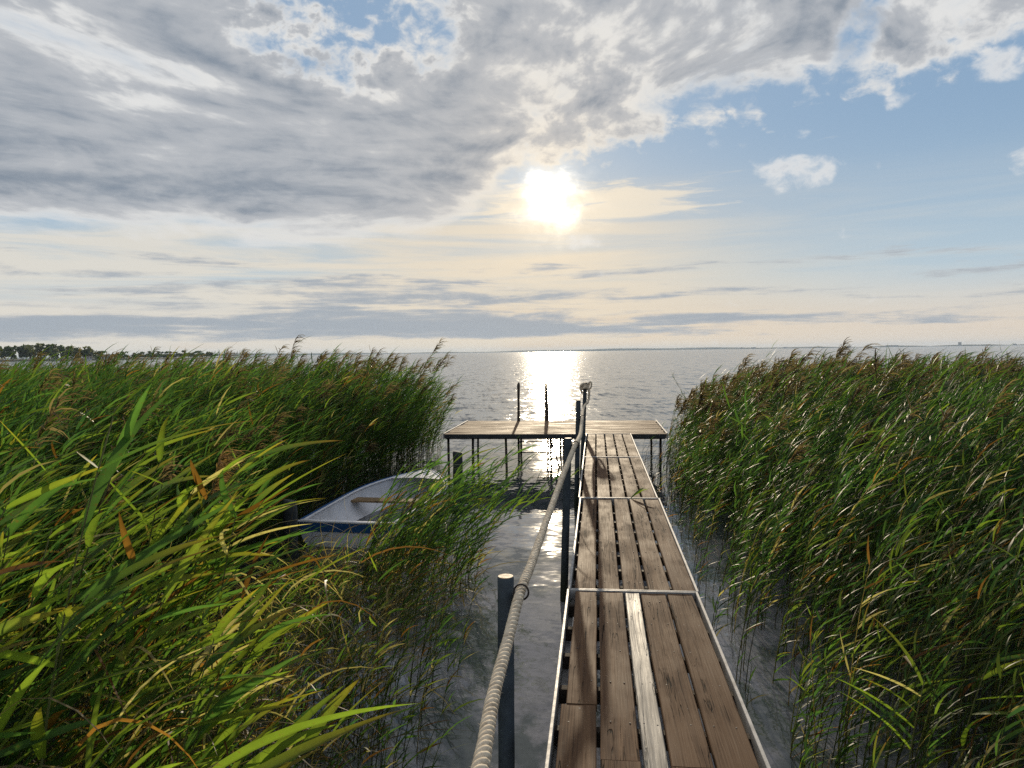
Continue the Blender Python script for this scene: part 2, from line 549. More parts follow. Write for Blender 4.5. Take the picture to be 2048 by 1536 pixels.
def np_mesh(name, V, F, tint=None, smooth=True):
    """mesh from vertex array and an (m,3) or (m,4) face array"""
    me = bpy.data.meshes.new(name)
    V = np.asarray(V, np.float32)
    F = np.asarray(F, np.int32)
    k = F.shape[1]
    me.vertices.add(len(V))
    me.vertices.foreach_set('co', V.ravel())
    me.loops.add(F.size)
    me.loops.foreach_set('vertex_index', F.ravel())
    me.polygons.add(len(F))
    me.polygons.foreach_set('loop_start', np.arange(0, F.size, k, dtype=np.int32))
    me.polygons.foreach_set('use_smooth', np.full(len(F), smooth))
    me.update(calc_edges=True)
    if tint is not None:
        a = me.attributes.new('tint', 'FLOAT_COLOR', 'POINT')
        c = np.ones((len(V), 4), np.float32)
        c[:, :3] = tint
        a.data.foreach_set('color', c.ravel())
    return me


def bm_mesh(name, bm, smooth=False):
    me = bpy.data.meshes.new(name)
    bm.to_mesh(me)
    bm.free()
    if smooth:
        me.polygons.foreach_set('use_smooth', [True] * len(me.polygons))
    return me


def box_bm(bm, x0, x1, y0, y1, z0, z1, bevel=0.0):
    b2 = bmesh.new()
    vs = [b2.verts.new((x, y, z)) for z in (z0, z1) for y in (y0, y1) for x in (x0, x1)]
    for f in ((0, 2, 3, 1), (4, 5, 7, 6), (0, 1, 5, 4), (2, 6, 7, 3), (0, 4, 6, 2), (1, 3, 7, 5)):
        b2.faces.new([vs[i] for i in f])
    if bevel:
        bmesh.ops.bevel(b2, geom=b2.edges[:], offset=bevel, segments=1, affect='EDGES')
    me = bpy.data.meshes.new('tmp')
    b2.to_mesh(me)
    b2.free()
    bm.from_mesh(me)
    bpy.data.meshes.remove(me)


def box_mesh(name, *a, bevel=0.0):
    bm = bmesh.new()
    box_bm(bm, *a, bevel=bevel)
    return bm_mesh(name, bm)


def frames(P):
    """parallel-transport frames along a polyline"""
    P = np.asarray(P, float)
    T = np.gradient(P, axis=0)
    T /= np.linalg.norm(T, axis=1)[:, None]
    n = np.cross(T[0], (0, 0, 1.0))
    if np.linalg.norm(n) < 1e-3:
        n = np.cross(T[0], (1.0, 0, 0))
    n /= np.linalg.norm(n)
    N = np.zeros_like(P)
    for i in range(len(P)):
        n = n - T[i] * (n @ T[i])
        n /= np.linalg.norm(n)
        N[i] = n
    return T, N, np.cross(T, N)


def tube(P, r, sides=8, caps=True):
    """vertices and quads of a tube; r is a number or one radius per point"""
    P = np.asarray(P, float)
    T, N, B = frames(P)
    r = np.broadcast_to(np.asarray(r, float), (len(P),))
    a = np.arange(sides) / sides * 2 * math.pi
    V = P[:, None] + r[:, None, None] * (np.cos(a)[None, :, None] * N[:, None] + np.sin(a)[None, :, None] * B[:, None])
    V = V.reshape(-1, 3)
    F = []
    n = len(P)
    i, j = np.meshgrid(np.arange(n - 1), np.arange(sides), indexing='ij')
    q = np.stack([i * sides + j, i * sides + (j + 1) % sides, (i + 1) * sides + (j + 1) % sides, (i + 1) * sides + j], -1).reshape(-1, 4)
    if caps:
        V = np.vstack([V, P[0], P[-1]])
        c0, c1 = len(V) - 2, len(V) - 1
        ex = [(c0, (k + 1) % sides, k, k) for k in range(sides)] + [(c1, (n - 1) * sides + k, (n - 1) * sides + (k + 1) % sides, (n - 1) * sides + (k + 1) % sides) for k in range(sides)]
        tri = np.array([e[:3] for e in ex])
    else:
        tri = np.zeros((0, 3), int)
    T3 = np.vstack([q[:, [0, 1, 2]], q[:, [0, 2, 3]], tri])
    return V, T3


def tubes_mesh(name, tubes_, smooth=True):
    Vs, Fs, k = [], [], 0
    for V, F in tubes_:
        Vs.append(V)
        Fs.append(F + k)
        k += len(V)
    return np_mesh(name, np.vstack(Vs), np.vstack(Fs), None, smooth)


def smooth_path(pts, step):
    """Catmull-Rom through pts, resampled at an even step"""
    p = np.asarray(pts, float)
    p = np.vstack([2 * p[0] - p[1], p, 2 * p[-1] - p[-2]])
    out = []
    for i in range(1, len(p) - 2):
        t = np.linspace(0, 1, 40, endpoint=False)[:, None]
        a, b, c, d = p[i - 1], p[i], p[i + 1], p[i + 2]
        out.append(0.5 * ((2 * b) + (-a + c) * t + (2 * a - 5 * b + 4 * c - d) * t ** 2 + (-a + 3 * b - 3 * c + d) * t ** 3))
    out.append(p[-2][None])
    q = np.vstack(out)
    s = np.r_[0, np.cumsum(np.linalg.norm(np.diff(q, axis=0), axis=1))]
    n = max(2, int(s[-1] / step))
    u = np.linspace(0, s[-1], n)
    return np.stack([np.interp(u, s, q[:, k]) for k in range(3)], 1)


def wob(x, y, s=1.0):
    """cheap smooth pseudo-noise in -1..1"""
    return (np.sin(x * 1.7 * s + 1.3 * np.sin(y * 1.1 * s + .7)) + np.sin(y * 2.3 * s + 1.7 * np.sin(x * .9 * s + 2.1)) + np.sin((x + y) * 3.9 * s + .4)) / 3.0


# ------------------------------------------------------------------ the setting
def build_setting():
    # the lake: one sheet to the far shore
    me = np_mesh('lake', [(-14000, -60, 0), (14000, -60, 0), (14000, 14000, 0), (-14000, 14000, 0)], [(0, 1, 2, 3)], None, False)
    props(put('water', me, M['water']), 'grey-blue lake water with a glittering path under the sun', 'water', None, 'structure')
    # the muddy shore behind and left of the walkway's landward end
    nx, ny = 60, 40
    xs, ys = np.linspace(-16, 14, nx), np.linspace(-14, 4.6, ny)
    gx, gy = np.meshgrid(xs, ys)
    a = np.clip((-gx - 2.6 + 0.4 * wob(gx, gy, .8)) / 3.0, -1, 1) * np.clip((4.4 - gy) / 2.0, 0, 1)
    b = np.clip((-0.6 - gy + 0.5 * wob(gx, gy, .6)) / 3.0, -1, 1)
    hgt = np.maximum(np.where(a > 0, a, a * 1.0), b) * 0.32 - 0.05 + 0.02 * wob(gx, gy, 3.0)
    V = np.stack([gx, gy, hgt], -1).reshape(-1, 3)
    i, j = np.meshgrid(np.arange(ny - 1), np.arange(nx - 1), indexing='ij')
    F = np.stack([i * nx + j, i * nx + j + 1, (i + 1) * nx + j + 1, (i + 1) * nx + j], -1).reshape(-1, 4)
    props(put('bank', np_mesh('bank', V, F), M['mud']), 'dark muddy bank under the reeds', 'bank', None, 'structure')

    # far shores and ridges: low land strips round the lake
    def strip(name, az0, az1, dist, depth, prof, label, n=160):
        A = np.linspace(R(az0), R(az1), n)
        top = np.array([prof(math.degrees(q), k) for k, q in enumerate(A)])
        rows = []
        for f, hh in ((0.0, -1.0), (0.02, 0.35), (0.4, 0.85), (0.7, 1.0), (1.0, 0.2)):
            d = dist + depth * f
            z = np.where(hh < 0, -1.0, top * max(hh, 0))
            rows.append(np.stack([np.sin(A) * d, np.cos(A) * d, np.broadcast_to(z, A.shape)], -1))
        V = np.concatenate(rows)
        m = len(rows)
        i, j = np.meshgrid(np.arange(m - 1), np.arange(n - 1), indexing='ij')
        F = np.stack([i * n + j, i * n + j + 1, (i + 1) * n + j + 1, (i + 1) * n + j], -1).reshape(-1, 4)
        props(put(name, np_mesh(name, V, F), M['land']), label, 'shore', None, 'structure')

    r2 = random.Random(3)
    jag = [r2.uniform(0, 1) for _ in range(400)]
    strip('far_hills', -75, 16, 9000, 900, lambda a, k: 21 + 9 * math.sin(a * .21 + 1) + 4 * math.sin(a * .9) + 1.5 * jag[k], 'low hazy blue ridge across the lake')
    strip('far_shore', -2, 70, 6500, 500, lambda a, k: (6 + 3.5 * jag[k] + 3 * math.sin(a * 1.3)) * min(1, max(0.12, (a + 2) / 16)), 'thin hazy shoreline on the right of the horizon')
    strip('headland', -75, -28.4, 820, 260, lambda a, k: 1.8 + 0.6 * jag[k] if a < -33 else 1.2, 'low wooded headland on the left of the lake', 60)
    strip('spit', -33.5, -25.0, 1080, 160, lambda a, k: 1.0 + 0.3 * jag[k], 'flat spit of land beyond the headland', 40)


build_setting()


def far_trees():
    # crowns of leaf clumps in several lobes, each on a trunk with limbs
    def crown(seed, w, h, lobes, tint, n=420):
        r = np.random.default_rng(seed)
        c = np.stack([r.normal(0, w * .26, lobes), r.normal(0, w * .26, lobes), r.uniform(h * .16, h * .86, lobes)], 1)
        rad = r.uniform(.16, .30, lobes) * w
        k = r.integers(0, lobes, n)
        d = r.normal(size=(n, 3))
        d /= np.linalg.norm(d, axis=1)[:, None]
        p = c[k] + d * (rad[k] * r.uniform(.55, 1.08, n))[:, None] * np.array([1, 1, h / w * .62])
        a, b = r.normal(size=(n, 3)), r.normal(size=(n, 3))
        a /= np.linalg.norm(a, axis=1)[:, None]
        b -= a * (a * b).sum(1)[:, None]
        b /= np.linalg.norm(b, axis=1)[:, None]
        s = r.uniform(.5, 1.25, n)[:, None] * (w / 9)
        V = np.concatenate([p - a * s, p + b * s * .7, p + a * s, p - b * s * .7])
        i = np.arange(n)
        F = np.stack([i, i + n, i + 2 * n, i + 3 * n], 1)
        t = np.array(tint)[None] * r.uniform(.6, 1.35, (n, 1))
        return np_mesh('crown', V, F, np.tile(t, (4, 1)), False)

    def trunk(seed, h):
        r = np.random.default_rng(seed)
        ts = [tube([(0, 0, -1.0), (.1, 0, h * .3), (.0, .1, h * .62), (.1, .1, h * .85)], [.32, .24, .14, .04], 6)]
        for k in range(4):
            a = r.uniform(0, 6.28)
            z = h * r.uniform(.3, .55)
            ts.append(tube([(0, 0, z), (math.cos(a) * h * .1, math.sin(a) * h * .1, z + h * .12), (math.cos(a) * h * .17, math.sin(a) * h * .17, z + h * .28)], [.12, .08, .03], 5))
        return tubes_mesh('trunk', ts)

    green, olive, pale = (.045, .07, .025), (.075, .08, .03), (.10, .10, .045)
    kinds = {
        'round': [(crown(s, 9, 13, 9, c), trunk(s, 13)) for s, c in ((1, green), (2, green), (3, olive))],
        'pale': [(crown(11, 9, 11, 8, pale), trunk(11, 11))],
        'spire': [(crown(s, 3.2, 13, 9, olive, 260), trunk(s, 13)) for s in (21, 22)],
        'small': [(crown(s, 7, 7.5, 7, c, 260), trunk(s, 7.5)) for s, c in ((31, green), (32, olive))],
    }
    r = random.Random(5)

    def tree(kind, az, dist, sc, label, group):
        c, t = r.choice(kinds[kind])
        o = thing('tree', (math.sin(R(az)) * dist, math.cos(R(az)) * dist, 0.9), label, 'tree', group, r.uniform(0, 6.28))
        o.scale = (sc * r.uniform(.9, 1.15), sc * r.uniform(.9, 1.15), sc)
        put('trunk', t, M['trunk'], o)
        put('crown', c, M['crown'], o)

    g1 = 'trees on the near headland'
    for k in range(64):
        az = -50.1 + k * 0.23 + r.uniform(-.1, .1)
        env = 1.0 if az < -37.6 else max(.62, 1.0 - (az + 37.6) * .35)
        kind = 'spire' if -39.6 < az < -38.0 and k % 2 else 'round'
        tree(kind, az, r.uniform(835, 960), env * r.uniform(1.05, 1.32), 'dark green tree in the dense grove at the left end of the headland', g1)
    tree('pale', -36.55, 850, 1.2, 'single pale rounded tree standing just right of the dense headland grove', g1)
    for az, sc in ((-35.9, .8), (-35.5, .95), (-35.1, .85), (-34.6, 1.0), (-34.2, .9), (-33.7, .75)):
        tree('small', az, r.uniform(850, 900), sc * 1.25, 'low bushy tree on the thinning end of the headland', g1)
    for k in range(26):
        tree('small', -33.4 + k * .19 + r.uniform(-.05, .05), r.uniform(1090, 1150), r.uniform(1.15, 1.45), 'low tree in the even belt of wood along the spit', 'trees in the wood on the spit')
    for k in range(11):
        tree('spire', -28.4 + k * .205 + r.uniform(-.06, .06), r.uniform(1090, 1140), r.uniform(.6, 1.0), 'slender upright tree in the loose row at the tip of the spit', 'slender trees at the tip of the spit')

    # small pale sheds by the water on the headland
    def house(name, az, dist, w, d, h, roof, label, cat, group, z=0.8, nwin=3, floors=1):
        o = thing(name, (math.sin(R(az)) * dist, math.cos(R(az)) * dist, z), label, cat, group, -R(az))
        put('wall', box_mesh('wall', -w / 2, w / 2, 0, d, -1, h), M['house'], o)
        bm = bmesh.new()
        v = [bm.verts.new(q) for q in ((-w / 2 - .3, -.4, h - .02), (w / 2 + .3, -.4, h - .02), (w / 2 + .3, d + .4, h - .02), (-w / 2 - .3, d + .4, h - .02), (-w / 2 - .3, d / 2, h + roof), (w / 2 + .3, d / 2, h + roof))]
        for f in ((0, 1, 5, 4), (2, 3, 4, 5), (0, 4, 3), (1, 2, 5), (0, 3, 2, 1)):
            bm.faces.new([v[i] for i in f])
        put('roof', bm_mesh('roof', bm), M['roof'], o)
        wm = box_mesh('window', -w / nwin * .25, w / nwin * .25, -.06, -.01, 0, h / floors * .45)
        for f in range(floors):
            for i in range(nwin):
                put('window', wm, M['glass'], o, (-w / 2 + (i + .5) * w / nwin, 0, (f + .35) * h / floors))
    house('boathouse', -35.35, 822, 8, 6, 2.6, 1.5, 'small white boathouse at the headland waterline', 'building', None)
    house('boathouse', -36.3, 822, 4.5, 4, 2.2, 1.0, 'tiny white shed by the pale headland tree', 'building', None, .8, 2)
    # buildings scattered along the far right shore
    for az, w, h, fl, lab in ((24.6, 22, 26, 6, 'tallest block standing alone on the far right shore'), (20.6, 90, 11, 2, 'long low building on the far right shore left of the tall block'),
                              (17.9, 30, 9, 2, 'small building on the far shore left of the long low one'), (13.7, 34, 9, 2, 'squat building near the middle of the far right shore'),
                              (11.5, 36, 11, 2, 'right one of a pair of small buildings on the far shore'), (10.7, 26, 10, 2, 'left one of a pair of small buildings on the far shore'),
                              (27.6, 24, 9, 2, 'small building near the right end of the far shore')):
        house('far_building', az, 6480, w, 14, h, 2.5, lab, 'building', 'buildings on the far shore', 0.5, 5, fl)


far_trees()


# ------------------------------------------------------------------ the walkway
PX0, PX1 = -0.215, 0.643        # outer faces of the side rails
SEC = 3.13                      # length of one section
Y0 = 1.78 - SEC                 # landward end


def gangway():
    r = random.Random(21)
    rail_bm = bmesh.new()
    # an L-shaped rail: upright web with a narrow top lip
    box_bm(rail_bm, 0, .016, 0.004, SEC - .004, -.115, .008, bevel=.002)
    box_bm(rail_bm, .0165, .045, 0.004, SEC - .004, -.115, -.108)
    rail = bm_mesh('side_rail', rail_bm)
    bar = box_mesh('end_bar', PX0 + .018, PX1 - .018, -.007, .007, -.06, .006, bevel=.002)
    joist = box_mesh('joist', PX0 + .018, PX1 - .018, -.022, .022, -.105, -.036)
    labels = ['walkway section underfoot at the landward end, mostly out of view', 'nearest walkway section in view, with one pale grey board among the brown',
              'second walkway section, between the lone post and the middle cross bars', 'third walkway section, with a reed shoot at its near cross bar', 'last walkway section, butting against the bathing platform']
    for s in range(5):
        dx = (0.0, 0.0, .008, -.004, -.012)[s]
        o = thing('walkway_section', (dx, Y0 + s * SEC, DECK), labels[s], 'walkway', 'walkway sections leading to the platform', (0, 0, -.001, .002, .001)[s])
        put('side_rail', rail, M['alu'], o, (PX0, 0, 0))
        rr = put('side_rail', rail, M['alu'], o, (PX1, SEC, 0), (0, 0, math.pi))
        put('end_bar', bar, M['alu'], o, (0, .012, 0))
        put('end_bar', bar, M['alu'], o, (0, SEC - .012, 0))
        for k in range(8):
            put('joist', joist, M['joist'], o, (0, .2 + k * (SEC - .4) / 7, 0))
        # boards
        x = PX0 + (.040 if s != 1 else .040)
        if s == 1:
            ws, gaps = (.157, .154, .092, .160, .161), (.019, .012, .011, .013)
        else:
            ws, gaps = (.1415,) * 5, (.022, .0245, .0235, .022)
        for i, w in enumerate(ws):
            grey = s == 1 and i == 2
            runs = [(.03, SEC - .03)]
            if s == 1 and i == 1: runs = [(.03, 1.066), (1.074, SEC - .03)]
            if s == 1 and i == 3: runs = [(.03, 1.046), (1.052, SEC - .03)]
            if s == 1 and i == 0: runs = [(.03, 1.52), (1.526, SEC - .03)]
            for q, (y0, y1) in enumerate(runs):
                bm = bmesh.new()
                # a board with slightly uneven edges and a faint cup
                n = 9
                L = y1 - y0
                rows = []
                sh = r.uniform(-.0015, .0015) + (.018 if (s == 1 and i == 0 and q == 1) else 0)
                w2 = w - (.018 if (s == 1 and i == 0 and q == 1) else 0)
                ph = r.uniform(0, 6)
                zt = r.uniform(-.004, .001)
                for k in range(n):
                    t = k / (n - 1)
                    e = .0016 * math.sin(t * 9 + ph)
                    zz = zt + .0015 * math.sin(t * 5 + ph * 2)
                    rows.append([bm.verts.new(c) for c in ((x + sh + e, y0 + t * L, -.035), (x + sh + e, y0 + t * L, zz - .004), (x + sh + e + .004, y0 + t * L, zz), (x + sh + w2 / 2, y0 + t * L, zz - .0012),
                                                           (x + sh + e + w2 - .004, y0 + t * L, zz), (x + sh + e + w2, y0 + t * L, zz - .004), (x + sh + e + w2, y0 + t * L, -.035))])
                for k in range(n - 1):
                    for j in range(7):
                        a, b = rows[k][j], rows[k][(j + 1) % 7]
                        c, d = rows[k + 1][(j + 1) % 7], rows[k + 1][j]
                        bm.faces.new((a, d, c, b))
                bm.faces.new(rows[0])
                bm.faces.new(rows[-1][::-1])
                bmesh.ops.recalc_face_normals(bm, faces=bm.faces[:])
                p = put('plank', bm_mesh('plank', bm), M['greyboard'] if grey else M['deck'], o)
                if grey:
                    p['label'] = 'pale grey smooth board in the nearest section'
                # screw heads over the joists, some missing
                if s in (1, 2, 3):
                    ts = []
                    for k in range(8):
                        yj = .2 + k * (SEC - .4) / 7
                        if not (y0 + .02 < yj < y1 - .02):
                            continue
                        for f in (.25, .75):
                            if r.random() < .25:
                                continue
                            cx, cy = x + sh + w2 * f + r.uniform(-.012, .012), yj + r.uniform(-.012, .012)
                            ts.append(tube([(cx, cy, zt - .004), (cx, cy, zt + .0012)], [.0042, .0038], 7))
                    if ts:
                        props(put('screws', tubes_mesh('screws', ts, False), M['screw'], p), None, None, None, 'stuff')
            x += w + (gaps[i] if i < 4 else 0)


gangway()


def platform():
    x0, x1, ya, yb = -3.02, 1.30, 14.31, 17.05
    o = thing('bathing_platform', (0, 0, 0), 'wide timber bathing platform across the end of the walkway', 'platform')
    r = random.Random(8)
    n = 19
    pitch = (yb - ya) / n
    for k in range(n):
        a, b = x0 + r.uniform(-.012, .03), x1 + r.uniform(-.03, .012)
        z = r.uniform(-.004, .003)
        put('plank', box_mesh('plank', a, b, -pitch / 2 + .004, pitch / 2 - .004, -.034, 0, bevel=.004), M['deckx'], o, (0, ya + (k + .5) * pitch, DECK + z))
    for y in (ya + .05, (ya + yb) / 2, yb - .05):
        put('beam', box_mesh('beam', x0 + .02, x1 - .02, -.035, .035, -.105, -.036, bevel=.004), M['joist'], o, (0, y, DECK))
    put('fascia', box_mesh('fascia', x0 + .01, x1 - .01, -.014, .0, -.085, -.006, bevel=.003), M['pile'], o, (0, ya - .002, DECK))
    for x in (x0 - .012, x1 + .016):
        put('edge_trim', box_mesh('edge_trim', -.012, .012, ya, yb, -.10, .012, bevel=.003), M['alu'], o, (x, 0, DECK))
    for x, y in ((-2.96, 14.42), (-2.47, 14.46), (-1.81, 14.44), (-.92, 14.44), (-.67, 14.46), (.35, 14.44), (1.2, 14.44), (-2.76, 16.9), (-1.76, 16.9), (-.85, 16.9), (.2, 16.9), (1.2, 16.9)):
        V, F = tube([(x + r.uniform(-.03, .03), y, -.9), (x, y, DECK - .04)], .024, 10)
        put('leg', np_mesh('leg', V, F), M['iron'], o)
    V, F = tube([(-2.47, 14.47, .55), (-2.62, 15.4, -.35)], .018, 8)
    put('brace', np_mesh('brace', V, F), M['iron'], o)
    V, F = tube([(-.90, 14.47, .55), (-.72, 15.3, -.35)], .018, 8)
    put('brace', np_mesh('brace', V, F), M['iron'], o)

    # the swimming ladder hooked over the lakeward edge: two looped handrails
    l = thing('swim_ladder', (-1.5, 17.05, DECK), 'swimming ladder with two upright handrails on the platform\'s far edge', 'ladder')
    for s, lean in ((-1, -.012), (1, .012)):
        x = s * .31
        pts = [(x, -.10, -.002), (x + lean * .5, -.10, .5), (x + lean, -.09, .80), (x + lean, -.05, .845), (x + lean, .02, .845), (x + lean * .7, .055, .80), (x + s * .035, .06, 0), (x + s * .03, .07, -.95)]
        V, F = tube(smooth_path(pts, .03), .025, 8)
        put('handrail', np_mesh('handrail', V, F), M['steel'], l)
    for z in (-.25, -.5, -.75):
        V, F = tube([(-.335, .065, z), (.335, .065, z)], .014, 8)
        put('rung', np_mesh('rung', V, F), M['steel'], l)


platform()


# ------------------------------------------------------------------ posts and rope
def posts():
    spec = [((-.418, 3.15), (-.405, 3.15), 1.371, .0365, 'nearest round mooring post with a pale sawn top and iron ring'),
            ((-.334, 6.88), (-.276, 6.88), 1.534, .0355, 'second mooring post from the camera, leaning beside the walkway'),
            ((-.325, 10.8), (-.279, 10.8), 1.63, .035, 'third mooring post, slimmer in view, beside the last walkway section'),
            ((-.315, 14.2), (-.232, 14.2), 1.745, .038, 'farthest mooring post at the platform corner, topped by coiled rope')]
    for i, (b, t, zt, rad, lab) in enumerate(spec):
        o = thing('mooring_post', (b[0], b[1], 0), lab, 'post', 'mooring posts along the walkway')
        r = random.Random(40 + i)
        n = 14
        P, rr = [], []
        for k in range(n):
            u = k / (n - 1)
            z = -.6 + (zt + .6) * u
            f = max(0, z / zt)
            P.append(((t[0] - b[0]) * f + r.uniform(-.0012, .0012), (t[1] - b[1]) * f, z))
            rr.append(rad * (1.03 - .05 * u + r.uniform(-.01, .01)))
        P.append((P[-1][0], P[-1][1], zt + .004))
        rr.append(rad * .93)
        V, F = tube(P, rr, 20)
        put('shaft', np_mesh('shaft', V, F), M['post'], o)
        V, F = tube([(P[-1][0], P[-1][1], zt + .001), (P[-1][0], P[-1][1], zt + .007)], rad * .90, 20)
        put('sawn_top', np_mesh('sawn_top', V, F, None, False), M['sawn'], o)
        if i < 3:      # iron ring bolted to the walkway side
            cz = (1.308, 1.478, 1.381)[i]
            f = cz / zt
            cx = (t[0] - b[0]) * f + rad + .032
            a = np.linspace(0, 2 * math.pi, 33)
            P2 = np.stack([np.cos(a) * .032 + cx, np.sin(a) * .006, np.sin(a) * .032 + cz], 1)
            V, F = tube(P2, .0042, 8, False)
            ring = put('ring', np_mesh('ring', V, F), M['iron'], o)
            V, F = tube([(cx - .032 - rad * .5, 0, cz), (cx - .029, 0, cz)], .005, 8)
            put('eye_bolt', np_mesh('eye_bolt', V, F), M['iron'], ring)


posts()


def laid_rope(name, pts, radius, pitch, step, label, parent=None):
    """three strands twisted round one path"""
    P = smooth_path(pts, step)
    T, N, B = frames(P)
    s = np.r_[0, np.cumsum(np.linalg.norm(np.diff(P, axis=0), axis=1))]
    o = thing(name, (0, 0, 0), label, 'rope')
    jit = 1 + .05 * np.sin(s * 23) * np.sin(s * 7.1)
    for k in range(3):
        a = s / pitch * 2 * math.pi + k * 2 * math.pi / 3 + .35 * np.sin(s * 3.1)
        C = P + (np.cos(a)[:, None] * N + np.sin(a)[:, None] * B) * (radius * .56 * jit)[:, None]
        V, F = tube(C, radius * .52, 8)
        put('strand', np_mesh('strand', V, F), M['rope'], o)
    # loose fibres standing off the lay
    fr = np.random.default_rng(9)
    n = int(s[-1] * 90)
    i = fr.integers(3, len(P) - 3, n)
    a = fr.uniform(0, 6.283, n)
    d = np.cos(a)[:, None] * N[i] + np.sin(a)[:, None] * B[i]
    q = P[i] + d * radius * .95
    ln = fr.uniform(.006, .020, n)[:, None]
    tip = q + d * ln * .7 + T[i] * ln * fr.normal(0, .8, (n, 1)) + fr.normal(0, .002, (n, 3))
    wv = T[i] * .0006
    F = np.arange(3 * n).reshape(3, n).T
    props(put('fibres', np_mesh('fibres', np.concatenate([q - wv, q + wv, tip]), F, None, False), M['rope'], o), None, None, None, 'stuff')
    return o


def ropes():
    laid_rope('hand_rope', [(-.38, -1.0, 1.46), (-.31, .5, 1.375), (-.295, 1.3, 1.345), (-.296, 1.75, 1.325), (-.334, 2.25, 1.268), (-.345, 2.75, 1.262), (-.342, 3.16, 1.304), (-.336, 3.6, 1.292),
                            (-.338, 4.2, 1.268), (-.330, 4.9, 1.264), (-.290, 5.8, 1.335), (-.235, 6.55, 1.435), (-.212, 6.89, 1.476), (-.200, 7.3, 1.462), (-.198, 8.4, 1.405), (-.212, 9.6, 1.378),
                            (-.225, 10.8, 1.381), (-.24, 11.8, 1.36), (-.245, 12.9, 1.35), (-.225, 13.8, 1.355), (-.18, 14.12, 1.39), (-.158, 14.14, 1.56), (-.18, 14.13, 1.65)],
              .0215, .105, .008, 'thick twisted hand rope running post to post along the walkway')
    # turns of rope knotted round the head of the last post
    pts = []
    for k in range(44):
        a = k * .62
        rad = .066 + .016 * math.sin(k * 1.1)
        pts.append((-.236 + math.cos(a) * rad, 14.20 + math.sin(a) * rad, 1.615 + .115 * k / 44 + .018 * math.sin(k * 1.9)))
    pts += [(-.29, 14.14, 1.715), (-.325, 14.13, 1.675), (-.315, 14.14, 1.605), (-.29, 14.14, 1.545)]
    o = laid_rope('rope_coil', pts, .0185, .09, .012, 'knotted coil of rope round the head of the farthest post')
    V, F = tube(smooth_path([(-.19, 14.16, 1.715), (-.14, 14.15, 1.76), (-.115, 14.15, 1.735), (-.12, 14.16, 1.665), (-.15, 14.17, 1.615)], .012), .016, 8)
    put('loop', np_mesh('loop', V, F), M['rope'], o)
    # thin mooring line from the platform corner towards the boat
    V, F = tube(smooth_path([(-3.04, 14.25, .73), (-3.06, 14.2, .62), (-3.03, 13.7, .26), (-2.95, 13.0, .12), (-2.83, 12.3, .26), (-2.78, 11.93, .47)], .04), .007, 6)
    props(put('mooring_line', np_mesh('mooring_line', V, F), M['rope']), 'thin slack mooring line from the platform corner to the boat', 'rope')


ropes()


